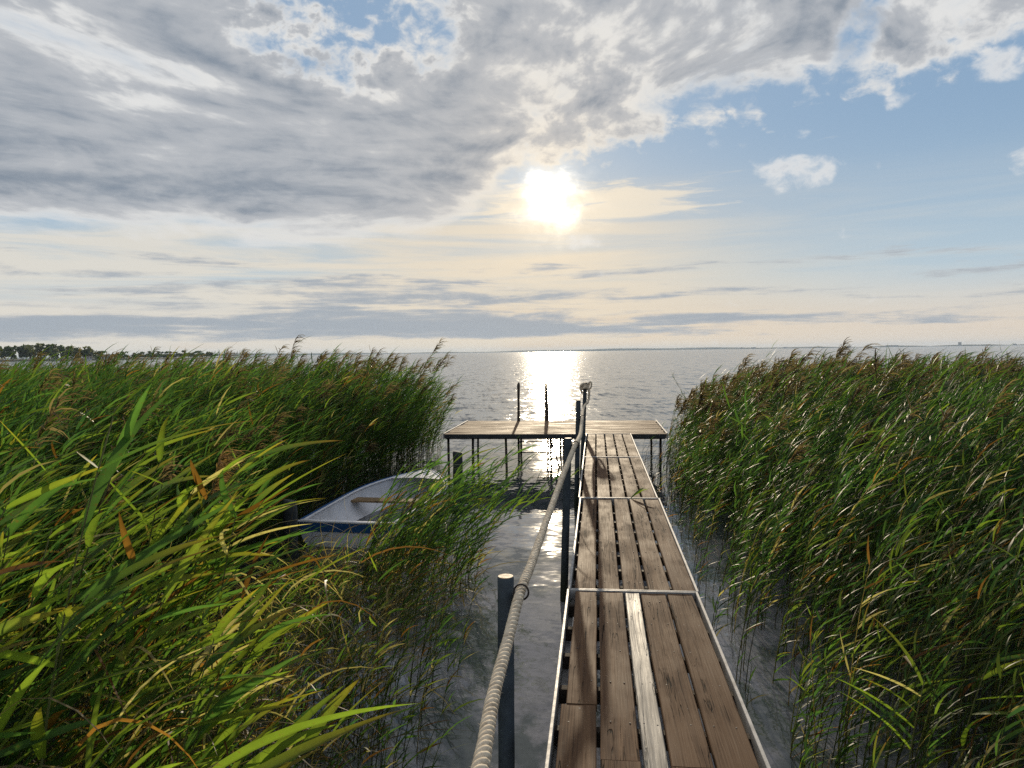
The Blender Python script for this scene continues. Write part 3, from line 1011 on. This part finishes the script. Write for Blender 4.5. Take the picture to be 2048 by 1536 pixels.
def boat():
    B0, B1 = np.array((-3.05, 8.64)), np.array((-2.77, 11.87))      # stern and bow
    L = float(np.linalg.norm(B1 - B0))
    ang = math.atan2(-(B1 - B0)[0], (B1 - B0)[1])
    o = thing('rowing_boat', (B0[0], B0[1], 0), 'small white rowing boat with blue gunwale moored among the reeds', 'boat', None, ang)
    n = 22
    S = np.linspace(0, 1, n)
    half = lambda s: .61 * (1 + .09 * math.sin(s * math.pi)) * (1 - max(0, (s - .40) / .60) ** 3.0) + .012
    gun = lambda s: .300 + .05 * s + .085 * s ** 3
    keel = lambda s: -.13 + .05 * s + .36 * max(0, (s - .72) / .28) ** 2.2

    def section(s, inset=0.0):
        h, g, k = max(half(s) - inset, .004), gun(s), keel(s) + inset
        ring = []
        m = 7
        for i in range(2 * m + 1):
            u = (i - m) / m
            a = abs(u)
            x = math.copysign(h * (1 - (1 - a) ** 2.1), u) if a > 0 else 0
            z = k + (g - k) * (a ** 2.3 * .85 + a * .15)
            ring.append((x, s * L, z))
        return ring
    W = 15

    def skin(inset, s0, s1, flip):
        V, F = [], []
        ss = np.linspace(s0, s1, n)
        for s in ss:
            V += section(s, inset)
        for i in range(n - 1):
            for j in range(W - 1):
                q = (i * W + j, i * W + j + 1, (i + 1) * W + j + 1, (i + 1) * W + j)
                F.append(q[::-1] if flip else q)
        return V, F
    V, F = skin(0, 0, 1, False)
    put('hull', np_mesh('hull', V, F), M['white'], o)
    V, F = skin(.022, .012, .985, True)
    put('liner', np_mesh('liner', V, F), M['white'], o)
    # transom, slightly proud, with a blue band under its rim
    bm = bmesh.new()
    front = [bm.verts.new((x * 1.004, -.02, z)) for x, _, z in section(0)]
    back = [bm.verts.new((x * 1.004, .02, z)) for x, _, z in section(0)]
    bm.faces.new(front[::-1])
    bm.faces.new(back)
    for i in range(W):
        j = (i + 1) % W
        bm.faces.new((front[i], front[j], back[j], back[i]))
    bmesh.ops.recalc_face_normals(bm, faces=bm.faces[:])
    tr = put('transom', bm_mesh('transom', bm), M['white'], o)
    zt = gun(0)
    hw = half(0)
    put('stripe', box_mesh('stripe', -hw * .985, hw * .985, -.030, -.0205, zt - .115, zt - .012, bevel=.003), M['blue'], tr)
    put('cap', box_mesh('cap', -hw - .015, hw + .015, -.034, .04, zt - .008, zt + .018, bevel=.006), M['white'], tr)
    # gunwale: a blue rubbing strake each side, white inner lip
    for s in (-1, 1):
        P = [(s * (half(t) + .004), t * L, gun(t) - .002) for t in np.linspace(0, 1, 40)]
        V, F = tube(P, .024, 8)
        put('gunwale', np_mesh('gunwale', V, F), M['blue'], o)
        P = [(s * max(half(t) - .035, .002), t * L, gun(t) + .004) for t in np.linspace(.01, .97, 36)]
        V, F = tube(P, .016, 6)
        put('inner_lip', np_mesh('inner_lip', V, F), M['white'], o)
    for t, w in ((.52, .24),):
        h = half(t) - .03
        put('thwart', box_mesh('thwart', -h, h, t * L - w / 2, t * L + w / 2, .215, .245, bevel=.005), M['thwart'], o)
    h = half(.06) - .03
    put('stern_seat', box_mesh('stern_seat', -h, h, .03, .36, .165, .20, bevel=.006), M['white'], o)
    # small fore-deck
    V, F = [], []
    ss = np.linspace(.80, .99, 8)
    for s in ss:
        hh = half(s) - .004
        V += [(-hh, s * L, gun(s) + .006), (0, s * L, gun(s) + .03), (hh, s * L, gun(s) + .006)]
    for i in range(7):
        for j in range(2):
            F.append((i * 3 + j, i * 3 + j + 1, (i + 1) * 3 + j + 1, (i + 1) * 3 + j))
    put('fore_deck', np_mesh('fore_deck', V, F), M['white'], o)
    V, F = tube([(0, L * .985, gun(.98) + .0), (0, L * .985, gun(.98) + .075)], .018, 8)
    put('mooring_bitt', np_mesh('mooring_bitt', V, F), M['iron'], o)

    for (x, y, z, rad, lab) in ((-3.60, 8.25, .634, .083, 'stout dark timber pile beside the boat\'s stern'), (-2.486, 12.9, .576, .087, 'dark timber pile standing behind the reed clump off the boat\'s bow')):
        r = random.Random(int(x * 100))
        p = thing('timber_pile', (x, y, 0), lab, 'pile', 'dark timber piles by the boat')
        zs = np.linspace(-.6, z, 10)
        P = [(r.uniform(-.004, .004), r.uniform(-.004, .004), q) for q in zs] + [(0, 0, z + .012)]
        V, F = tube(P, [rad * r.uniform(.96, 1.04) for _ in zs] + [rad * .8], 16)
        put('shaft', np_mesh('shaft', V, F), M['pile'], p)


boat()


# ------------------------------------------------------------------ reeds
GREEN = np.array((.050, .092, .022))
DEEP = np.array((.025, .057, .030))
LIME = np.array((.125, .150, .022))
GOLD = np.array((.22, .15, .025))
RUST = np.array((.17, .075, .025))
STRAW = np.array((.36, .28, .17))
PLUME = np.array((.066, .044, .036))


def unit(v):
    return v / np.maximum(np.linalg.norm(v, axis=-1, keepdims=True), 1e-9)


BED = 1.119                     # the beds are laid out on a 1 : 1.119 plan


class Bag:
    """collects triangles with a tint"""
    def __init__(self, scale=BED):
        self.V, self.F, self.C, self.n, self.scale = [], [], [], 0, scale

    def add(self, V, F, C):
        self.V.append(V.reshape(-1, 3))
        self.F.append(F.reshape(-1, 3) + self.n)
        self.C.append(C.reshape(-1, 3))
        self.n += len(self.V[-1])

    def mesh(self, name):
        return np_mesh(name, np.vstack(self.V) * self.scale, np.vstack(self.F), np.vstack(self.C))


def strips(bag, O, d0, wind, L, Wd, droop, pull, twist, tint, tip, seg=4, prof=(.55, 1.0, .86, .52)):
    """ribbon leaves from origins O, bending down and downwind; tint at base, tip colour at the end"""
    n = len(O)
    p = O.copy()
    d = unit(d0)
    V = np.zeros((n, 2 * seg + 1, 3))
    C = np.zeros((n, 2 * seg + 1, 3))
    ct, stw = np.cos(twist)[:, None], np.sin(twist)[:, None]
    for j in range(seg + 1):
        if j:
            p = p + d * (L / seg)[:, None]
            d = unit(d + wind * pull[:, None] + np.array((0, 0, -1.0)) * droop[:, None])
        f = (j / seg) ** 1.8
        col = tint * (1 - f) + tip * f
        if j < seg:
            w = unit(np.cross(d, (0, 0, 1.0)) + 1e-6)
            w = w * ct + np.cross(d, w) * stw
            w = w * (Wd * prof[j] * .5)[:, None]
            V[:, 2 * j], V[:, 2 * j + 1] = p - w, p + w
            C[:, 2 * j] = C[:, 2 * j + 1] = col
        else:
            V[:, 2 * seg] = p
            C[:, 2 * seg] = col
    t = []
    for j in range(seg - 1):
        a = 2 * j
        t += [(a, a + 1, a + 3), (a, a + 3, a + 2)]
    t.append((2 * seg - 2, 2 * seg - 1, 2 * seg))
    F = np.array(t)[None] + (np.arange(n) * (2 * seg + 1))[:, None, None]
    bag.add(V, F, C)
    return p


def reeds(bag, xy, H, r, lean=.30, nl=13, leafL=.34, leafW=.0145, plume=.1, wind=(1, .12, 0), young=0.0, dry=.08, z0=-.15, stemtint=(.10, .11, .045), t0=.2, gust=1.6, dark=0.0):
    n = len(xy)
    if n == 0:
        return
    wind = unit(np.array(wind, float))
    H = np.asarray(H, float)
    wd = unit(wind[None] + np.concatenate([r.normal(0, .33, (n, 2)), np.zeros((n, 1))], 1))
    ln = lean * r.uniform(.45, 1.5, n)
    base = np.concatenate([xy, np.full((n, 1), z0)], 1)

    def P(i, t):
        hh = (H[i] - z0) * t
        out = base[i] + wd[i] * (ln[i] * H[i] * t ** 2.0)[:, None]
        out[:, 2] += hh * (1 - .16 * ln[i] * t)
        return out
    # stems, three-sided
    K = 6
    idx = np.arange(n)
    st = np.zeros((n, K, 3, 3))
    for k in range(K):
        t = np.full(n, k / (K - 1))
        c = P(idx, t)
        rad = .0042 * (1 - .72 * k / (K - 1))
        for s in range(3):
            a = s * 2.094
            st[:, k, s] = c + np.array((math.cos(a), math.sin(a), 0)) * rad
    tri = []
    for k in range(K - 1):
        for s in range(3):
            a, b = k * 3 + s, k * 3 + (s + 1) % 3
            tri += [(a, b, b + 3), (a, b + 3, a + 3)]
    F = np.array(tri)[None] + (np.arange(n) * K * 3)[:, None, None]
    plant = r.uniform(.72, 1.22, (n, 1)) * (1 + .34 * wob(xy[:, 0], xy[:, 1], 1.7))[:, None]
    isdry = r.random(n) < dry * .6
    stc = np.where(isdry[:, None], STRAW * .7, np.array(stemtint)[None]) * plant
    # stems are straw-brown towards the water
    kk = np.linspace(0, 1, K)[None, :, None, None]
    C = (STRAW * .42)[None, None, None] * (1 - np.clip(kk * 2.2, 0, 1)) + stc[:, None, None] * np.clip(kk * 2.2, 0, 1)
    bag.add(st, F, np.broadcast_to(C, (n, K, 3, 3)))
    # leaves, two-ranked and swept downwind
    m = n * nl
    i = np.repeat(idx, nl)
    q = np.tile(np.arange(nl), n)
    t = np.clip(t0 + (.98 - t0) * (q + r.uniform(-.4, .4, m)) / (nl - 1), .08, .995)
    O = P(i, t)
    side = np.repeat(r.uniform(0, 6.283, n), nl) + q * math.pi + r.normal(0, .5, m)
    sv = np.stack([np.cos(side), np.sin(side), np.zeros(m)], 1)
    h = unit(sv + wd[i] * (gust * r.uniform(.5, 1.3, m))[:, None])
    e = r.uniform(.45, 1.15, m)
    d0 = h * np.cos(e)[:, None] + np.array((0, 0, 1.0)) * np.sin(e)[:, None]
    size = np.repeat(np.clip(H / 1.7, .55, 1.15), nl)
    L = leafL * r.uniform(.6, 1.25, m) * size * (1.0 - .35 * np.abs(t - .6))
    Wd = leafW * r.uniform(.7, 1.3, m) * (0.6 + .4 * size)
    # colours
    u = r.random((m, 1))
    v = r.random((m, 1))
    ypl = np.repeat(r.random((n, 1)) ** 2, nl, 0) * .55 + young
    g = DEEP * (1 - v) + GREEN * v
    tint = np.where(u < ypl * .7, g * .45 + LIME * .55, g)
    tip = tint.copy()
    old = (r.random((m, 1)) < dry * (1.5 - t[:, None])) | isdry[i][:, None]
    tint = np.where(old, np.where(r.random((m, 1)) < .6, STRAW * .6, RUST * .8), tint)
    tip = np.where(old, tint * .9, tip)
    turn = (~old) & (r.random((m, 1)) < young * .28)
    tip = np.where(turn, np.where(r.random((m, 1)) < .6, GOLD, RUST), tip)
    tint = tint * (1 - dark) * plant[i]
    tip = tip * (1 - dark) * plant[i]
    strips(bag, O, d0, wind, L, Wd, r.uniform(.02, .20, m), r.uniform(.04, .22, m), r.normal(0, .75, m), tint, tip)
    # plumes: drooping one-sided tufts
    pl = np.nonzero(r.random(n) < plume)[0]
    if len(pl):
        ns = 36
        i = np.repeat(pl, ns)
        m = len(i)
        t = r.uniform(.93, 1.06, m)
        O = P(i, t)
        h = unit(wd[i] * 1.0 + np.concatenate([r.normal(0, .45, (m, 2)), np.zeros((m, 1))], 1))
        e = r.uniform(.3, 1.3, m)
        d0 = h * np.cos(e)[:, None] + np.array((0, 0, 1.0)) * np.sin(e)[:, None]
        c = PLUME * r.uniform(.6, 1.5, (m, 1)) * (.8 + .5 * np.repeat(r.random((len(pl), 1)), ns, 0))
        strips(bag, O, d0, wind, r.uniform(.10, .23, m), r.uniform(.007, .014, m), r.uniform(.3, .7, m), r.uniform(.05, .25, m), r.normal(0, .9, m), c, c * 1.2, 3, (.6, 1.0, .8))


def scatter(r, x0, x1, y0, y1, dens, keep):
    n = int((x1 - x0) * (y1 - y0) * dens)
    p = np.stack([r.uniform(x0, x1, n), r.uniform(y0, y1, n)], 1)
    k = keep(p[:, 0], p[:, 1])
    return p[r.random(n) < k]


def sm(x, a, b):
    t = np.clip((x - a) / (b - a), 0, 1)
    return t * t * (3 - 2 * t)


def build_beds():
    r = np.random.default_rng(101)
    # ---- left bed: from the foreground bank out to open water
    def edgeL(y):      # x of its lake-side edge
        e = np.interp(y, [0.5, 2.0, 3.0, 3.8, 4.6, 6.5, 8.0, 10.5, 13, 15, 16.3], [-1.6, -1.6, -1.75, -2.3, -2.95, -3.25, -3.5, -3.4, -3.05, -3.1, -3.7])
        return e + .16 * wob(y * 1.3, y * .7, 1.6)
    bag = Bag()
    pts = scatter(r, -16.5, -1.2, 0.9, 16.3, 74, lambda x, y: (x < edgeL(y)) *  (x > -.95 * y - 2.0) * sm(edgeL(y) - x, -.05, .35) * np.where(y > 9, .85, 1.0) * (.62 + .38 * sm(wob(x, y, 2.6), -.5, .1)))
    x, y = pts[:, 0], pts[:, 1]
    ins = edgeL(y) - x
    H = 1.80 - .95 * np.exp(-ins / .55) + .15 * wob(x, y, 1.1) + .08 * wob(x, y, 3.1) + r.normal(0, .13, len(x))
    near = sm(y, 5.2, 2.6)
    H = H - near * .42 * np.exp(-ins / 1.1)
    H = H - .20 * near
    gusts = wob(x * .6, y * .6, 1.0)
    a = y < 4.6
    for sel, kw in ((a, dict(nl=14, leafL=.40, leafW=.017, young=.18, dry=.08, plume=.02, lean=.24, dark=.12)),
                    (~a & (gusts > 0), dict(nl=19, young=.08, dry=.04, plume=.05, lean=.34, dark=.14)), (~a & (gusts <= 0), dict(nl=19, young=.03, dry=.05, plume=.05, lean=.28, dark=.22))):
        reeds(bag, pts[sel], H[sel], r, **kw)
    # tall plumed stems standing proud of the far rim
    pr = scatter(r, -13, -3.6, 11.0, 16.2, 3.0, lambda x, y: (x < edgeL(y) - .4) * (x > -.86 * y))
    reeds(bag, pr, 1.98 + r.normal(0, .12, len(pr)), r, plume=.95, lean=.30, nl=12)
    props(put('reed_bed', bag.mesh('reed_bed'), M['leaf']), 'wind-swept green reed bed filling the left side behind the boat', 'reed bed', None, 'stuff')

    # ---- right bed beside the walkway
    def edgeR(y):
        return np.interp(y, [1.5, 3, 5, 8, 11, 13, 14.5, 17.6], [.78, .80, .88, .96, 1.02, 1.08, 1.32, 1.6]) + .12 * wob(y, y * 1.7, 1.8)
    bag = Bag()
    pts = scatter(r, .8, 11.5, 1.5, 17.0, 74, lambda x, y: (x > edgeR(y)) * (x < .66 * y + 2.0) * (.28 + .72 * sm(x - edgeR(y), .0, .5)) * sm(y, 17.2, 16.0) * (.55 + .45 * sm(wob(x, y, 2.6), -.5, .1)))
    x, y = pts[:, 0], pts[:, 1]
    ins = x - edgeR(y)
    H = 1.63 - .95 * np.exp(-ins / .62) + .20 * wob(x, y, 1.1) + .11 * wob(x, y, 3.1) + r.normal(0, .14, len(x))
    near = sm(y, 6.0, 2.6)
    H = H - near * .55 * np.exp(-ins / 1.2) - .10 * near
    H = np.maximum(H, .35)
    gusts = wob(x * .7, y * .5, 1.0)
    a = y < 5.0
    for sel, kw in ((a, dict(nl=14, leafL=.32, leafW=.013, young=.24, dry=.10, plume=.0, lean=.26)),
                    (~a & (gusts > -.1), dict(nl=19, young=.07, dry=.04, plume=.04, lean=.38, dark=.10)), (~a & (gusts <= -.1), dict(nl=19, young=.02, dry=.04, plume=.04, lean=.28, dark=.22))):
        reeds(bag, pts[sel], H[sel], r, **kw)
    # older dark stems with full plumes along the lakeward corner
    pd = scatter(r, 1.3, 7.5, 10.5, 16.6, 9, lambda x, y: (x > edgeR(y)) * 1.0)
    ins = pd[:, 0] - edgeR(pd[:, 1])
    reeds(bag, pd, 1.72 - .85 * np.exp(-ins / .8) + r.normal(0, .07, len(pd)), r, plume=.8, lean=.16, nl=10, dark=.35, dry=.14, gust=.8)
    pq = scatter(r, 1.7, 10.5, 7.5, 16.2, 1.5, lambda x, y: (x > edgeR(y) + .7) * (x < .64 * y + .5))
    reeds(bag, pq, 1.80 + r.normal(0, .12, len(pq)), r, plume=.9, lean=.34, nl=11, dark=.1)
    # sparse bare stems in the strip of water beside the boards
    ps = scatter(r, .72, 1.3, 3.0, 13.5, 34, lambda x, y: .65 * (x < edgeR(y) + .25))
    reeds(bag, ps, r.uniform(.3, .85, len(ps)), r, lean=.2, nl=4, leafL=.26, leafW=.010, plume=0, dry=.3, t0=.4, stemtint=(.06, .065, .035))
    props(put('reed_bed', bag.mesh('reed_bed'), M['leaf']), 'dense green reed bed to the right of the walkway', 'reed bed', None, 'stuff')

    # ---- clump between the boat and the walkway, blown over to the right
    bag = Bag()
    pc = scatter(r, -2.35, -1.05, 5.8, 7.6, 82, lambda x, y: sm(((x + 1.72) / .68) ** 2 + ((y - 6.7) / .95) ** 2, 1.0, .3))
    reeds(bag, pc, .98 + .16 * wob(pc[:, 0] * 2, pc[:, 1], 2) + r.normal(0, .11, len(pc)), r, lean=.50, nl=11, leafL=.46, leafW=.017, plume=0.0, young=.06, dry=.06, gust=2.6)
    pc = scatter(r, -1.75, -1.15, 6.0, 7.4, 22, lambda x, y: 1.0 + 0 * x)
    reeds(bag, pc, 1.12 + r.normal(0, .10, len(pc)), r, lean=.72, nl=13, leafL=.46, leafW=.016, plume=0, young=.03, dry=.02, gust=2.4)
    props(put('reed_clump', bag.mesh('reed_clump'), M['leaf']), 'clump of reeds blown rightwards between the boat and the walkway', 'reeds', None, 'stuff')

    # ---- low growth and dead stalks in the shallows in front of the boat
    bag = Bag()
    pc = scatter(r, -2.9, -.62, 2.6, 6.4, 80, lambda x, y: sm(-x - .75 - .10 * (y - 3.4), -.05, .55) * (x > edgeL(y) - .3))
    reeds(bag, pc, r.uniform(.22, .62, len(pc)), r, lean=.25, nl=6, leafL=.30, leafW=.013, plume=0, young=.22, dry=.16, t0=.25)
    pc = scatter(r, -3.0, -.85, 2.8, 7.2, 170, lambda x, y: sm(-x - .95, 0, .6) * .9)
    n = len(pc)
    O = np.concatenate([pc, r.uniform(-.05, .10, (n, 1))], 1)
    a = r.uniform(0, 6.283, n)
    e = r.uniform(.1, 1.2, n)
    d0 = np.stack([np.cos(a) * np.cos(e), np.sin(a) * np.cos(e), np.sin(e)], 1)
    c = STRAW[None] * r.uniform(.22, .8, (n, 1)) * np.array((1, .92, .82))
    strips(bag, O, d0, np.array((1.0, 0, 0)), r.uniform(.25, .8, n), r.uniform(.004, .010, n), r.uniform(.1, .5, n), r.uniform(0, .2, n), r.normal(0, .7, n), c, c, 5, (.8, 1, 1, .8, .5))
    # withered blades arching through the foreground stand
    pc = scatter(r, -3.0, -1.25, 1.7, 3.9, 52, lambda x, y: 1.0 * (x > -.85 * y - .3))
    n = len(pc)
    O = np.concatenate([pc, r.uniform(.25, 1.15, (n, 1))], 1)
    a = r.normal(0, .9, n)
    e = r.uniform(.2, 1.1, n)
    d0 = np.stack([np.cos(a) * np.cos(e), np.sin(a) * np.cos(e), np.sin(e)], 1)
    c = np.where(r.random((n, 1)) < .65, STRAW[None] * r.uniform(.4, .9, (n, 1)), RUST[None] * r.uniform(.6, 1.1, (n, 1)))
    strips(bag, O, d0, np.array((1.0, 0, 0)), r.uniform(.3, .6, n), r.uniform(.005, .012, n), r.uniform(.15, .5, n), r.uniform(0, .2, n), r.normal(0, .7, n), c, c, 6, (.7, 1, 1, .9, .7, .4))
    props(put('marsh_growth', bag.mesh('marsh_growth'), M['leaf']), 'short reeds and dead straw stalks in the shallows before the boat', 'reeds', None, 'stuff')


build_beds()


def fold_leaf(L, W, d0, wind, droop, pull, twist, tint, tip, r, seg=8):
    """a single broad reed leaf, folded along its midrib, in the reed's own space"""
    d = unit(np.array(d0, float))
    p = np.zeros(3)
    V, C = [], []
    prof = np.array([.5, .88, 1.0, .97, .86, .70, .50, .27, .0])
    for j in range(seg + 1):
        if j:
            p = p + d * L / seg
            d = unit(d + wind * pull / 2 + np.array((0, 0, -1.0)) * droop / 2)
        w = unit(np.cross(d, (0, 0, 1.0)) + 1e-6)
        nrm = np.cross(w, d)
        tw = twist * (1 + .5 * j / seg)
        w, nrm = w * math.cos(tw) + nrm * math.sin(tw), nrm * math.cos(tw) - w * math.sin(tw)
        h = W * prof[j] * .5 * (1 + .06 * r.normal())
        f = (j / seg) ** 2.2
        c = tint * (1 - f) + tip * f
        V += [p - w * h + nrm * h * .28, p, p + w * h + nrm * h * .28]
        C += [c * .92, c * 1.18, c]
    F = []
    for j in range(seg):
        a = j * 3
        F += [(a, a + 1, a + 4), (a, a + 4, a + 3), (a + 1, a + 2, a + 5), (a + 1, a + 5, a + 4)]
    return np_mesh('leaf', V, F, np.array(C))


def hero_reed(x, y, z0, H, lean, label, group, r, nl=9, L=.5, W=.03, az=0.0, young=.5, rust=.15, plume=False, t0=.3, droopk=1.0, gust=1.3, cat='reed'):
    if cat == 'reed':
        x, y, z0 = x * BED, y * BED, z0 * BED
    o = thing('reed' if cat == 'reed' else 'reed_shoot', (x, y, z0), label, cat, group)
    if cat == 'reed':
        o.scale = (BED, BED, BED)
    wind = unit(np.array((math.cos(az), math.sin(az), 0.0)))
    K = 10
    T = np.linspace(0, 1, K)
    P = np.stack([wind[0] * lean * H * T ** 2, wind[1] * lean * H * T ** 2, H * T * (1 - .2 * lean * T)], 1)
    V, F = tube(P, .0055 * (1 - .65 * T), 6)
    stem = np_mesh('stem', V, F, np.tile(np.array((.12, .13, .045)) * r.uniform(.7, 1.2), (len(V), 1)))
    put('stem', stem, M['stem'], o)
    s0 = r.uniform(0, 6.28)
    for k in range(nl):
        t = t0 + (.985 - t0) * (k + r.uniform(-.25, .25)) / max(nl - 1, 1)
        t = min(max(t, .05), .99)
        q = np.array([np.interp(t, T, P[:, c]) for c in range(3)])
        a = s0 + k * math.pi + r.normal(0, .35)
        h = unit(np.array((math.cos(a), math.sin(a), 0)) + wind * gust * r.uniform(.6, 1.3))
        e = r.uniform(.35, .95)
        u = r.random()
        g = DEEP * .3 + GREEN * .7 if u > young else GREEN * .35 + LIME * .65
        tip = g if r.random() > .45 else (GOLD * .8 if r.random() < .7 else RUST * .7)
        if r.random() < rust * .8:
            g, tip = (RUST * .6, RUST * .5) if r.random() < .4 else (STRAW * .8, STRAW * .7)
        m = fold_leaf(L * r.uniform(.65, 1.15) * (1 - .3 * abs(t - .6)), W * r.uniform(.75, 1.2), h * math.cos(e) + np.array((0, 0, math.sin(e))), wind,
                      r.uniform(.01, .13) * droopk, r.uniform(.02, .14), r.normal(0, .55), g * r.uniform(.8, 1.25), tip * r.uniform(.8, 1.25), r)
        put('leaf', m, M['leaf'], o, tuple(q))
    if plume:
        bag = Bag(1.0)
        ns = 150
        t = r.uniform(.92, 1.08, ns)
        O = np.stack([np.interp(np.minimum(t, 1), T, P[:, c]) for c in range(3)], 1) + np.outer(np.maximum(t - 1, 0) * H, unit(P[-1] - P[-2]))
        hh = unit(wind[None] + np.concatenate([r.normal(0, .5, (ns, 2)), np.zeros((ns, 1))], 1))
        e = r.uniform(.2, 1.2, ns)
        d0 = hh * np.cos(e)[:, None] + np.array((0, 0, 1.0)) * np.sin(e)[:, None]
        c = np.array((.17, .095, .06)) * r.uniform(.6, 1.5, (ns, 1))
        strips(bag, O, d0, wind, r.uniform(.08, .2, ns), r.uniform(.003, .006, ns), r.uniform(.3, .6, ns), r.uniform(.05, .2, ns), r.normal(0, .9, ns), c, c * 1.2, 4, (.6, 1, .9, .6))
        props(put('plume', bag.mesh('plume'), M['plume'], o), 'feathery brown seed plume')
    return o


def foreground():
    r = np.random.default_rng(77)
    gl = 'broad-leaved reeds in the left foreground'
    H = hero_reed
    H(-1.72, 1.95, -.1, 2.12, .16, 'tallest reed at the left edge, leaf tips reaching above the horizon', gl, r, 9, .62, .034, .1, .8, .12, gust=1.2)
    H(-1.95, 2.25, -.1, 1.98, .20, 'reed at the left edge with a long reddish-tipped leaf over the headland', gl, r, 9, .62, .034, .0, .8, .2)
    H(-1.35, 1.75, -.1, 1.22, .30, 'low reed at the lower left with wide bright green arching blades', gl, r, 8, .66, .042, -.1, .95, .0, droopk=.8)
    H(-1.75, 2.2, -.1, 1.18, .78, 'reed leaning out of the bottom edge with fanned bright blades', gl, r, 12, .38, .034, .05, .9, .0, t0=.45)
    H(-1.72, 2.9, -.1, 1.30, .34, 'reed with yellow-tipped blades fanning right below the boat', gl, r, 11, .46, .030, .0, .8, .1, t0=.45)
    H(-2.22, 3.62, -.1, 1.60, .14, 'reed carrying a large brown drooping plume in front of the bed', gl, r, 9, .42, .026, .1, .8, .05, True, t0=.5)
    H(-1.95, 3.05, -.1, 1.30, .34, 'reed with rust-brown withered leaves beside the plumed reed', gl, r, 10, .46, .024, .1, .3, .6)
    H(-1.24, 3.95, -.1, 1.28, .02, 'single upright slender reed standing before the reed clump', gl, r, 12, .26, .014, .3, .3, .0, t0=.25, gust=.4, droopk=.4)
    for k in range(52):
        y = 1.7 + 2.3 * r.random() ** 1.3
        x = -1.45 - .12 * abs(y - 2.6) - .45 * max(0, y - 2.6) - r.random() * (.66 * y - .3)
        hh = (1.15 + .55 * min(1, (-x - 1.2) / 1.0)) * r.uniform(.82, 1.1)
        H(x, y, -.1, hh, r.uniform(.12, .40), 'broad-leaved reed in the thick left foreground stand', gl, r, 11, r.uniform(.40, .58), r.uniform(.024, .036), r.normal(0, .3), .55, .12, t0=.38)
    gr = 'reeds in the right foreground'
    H(1.28, 3.25, -.1, .78, -.10, 'low reed right of the walkway with one leaf fan pointing left', gr, r, 6, .40, .020, 2.9, .6, .1, t0=.6, gust=1.6)
    H(1.95, 3.35, -.1, .95, .20, 'reed with an upright orange dying leaf in the right foreground', gr, r, 8, .36, .018, .3, .4, .5)
    for k in range(20):
        y = 2.9 + 1.7 * r.random()
        x = 1.15 + r.random() * (.62 * y - 1.0)
        H(x, y, -.1, (.55 + .55 * min(1, (x - 1.1) / 1.0)) * r.uniform(.85, 1.15), r.uniform(.1, .35), 'slim-leaved reed among others in the right foreground stand', gr, r, 8, r.uniform(.30, .42), r.uniform(.014, .022), r.normal(0, .4), .65, .14)
    # a shoot pushing up between the boards
    H(.318, 8.02, .67, .14, .5, 'small green reed shoot poking up between the walkway boards', None, r, 4, .24, .026, .1, .5, .0, t0=.55, gust=1.8, droopk=.7, cat='reed shoot')


foreground()


# ------------------------------------------------------------------ the air over the lake
def haze():
    me = box_mesh('haze', -13500, 13500, -55, 13500, -2.0, 60.0)
    m = bpy.data.materials.new('lake_haze')
    m.use_nodes = True
    nt = m.node_tree
    nt.nodes.clear()
    out = nt.nodes.new('ShaderNodeOutputMaterial')
    v = nt.nodes.new('ShaderNodeVolumePrincipled')
    v.inputs['Color'].default_value = (.62, .78, 1.0, 1)
    v.inputs['Density'].default_value = 6.0e-5
    v.inputs['Anisotropy'].default_value = 0.2
    nt.links.new(v.outputs[0], out.inputs['Volume'])
    props(put('haze', me, m), 'thin pale haze over the far side of the lake', 'haze', None, 'stuff')


HAZE = True
if HAZE:
    haze()
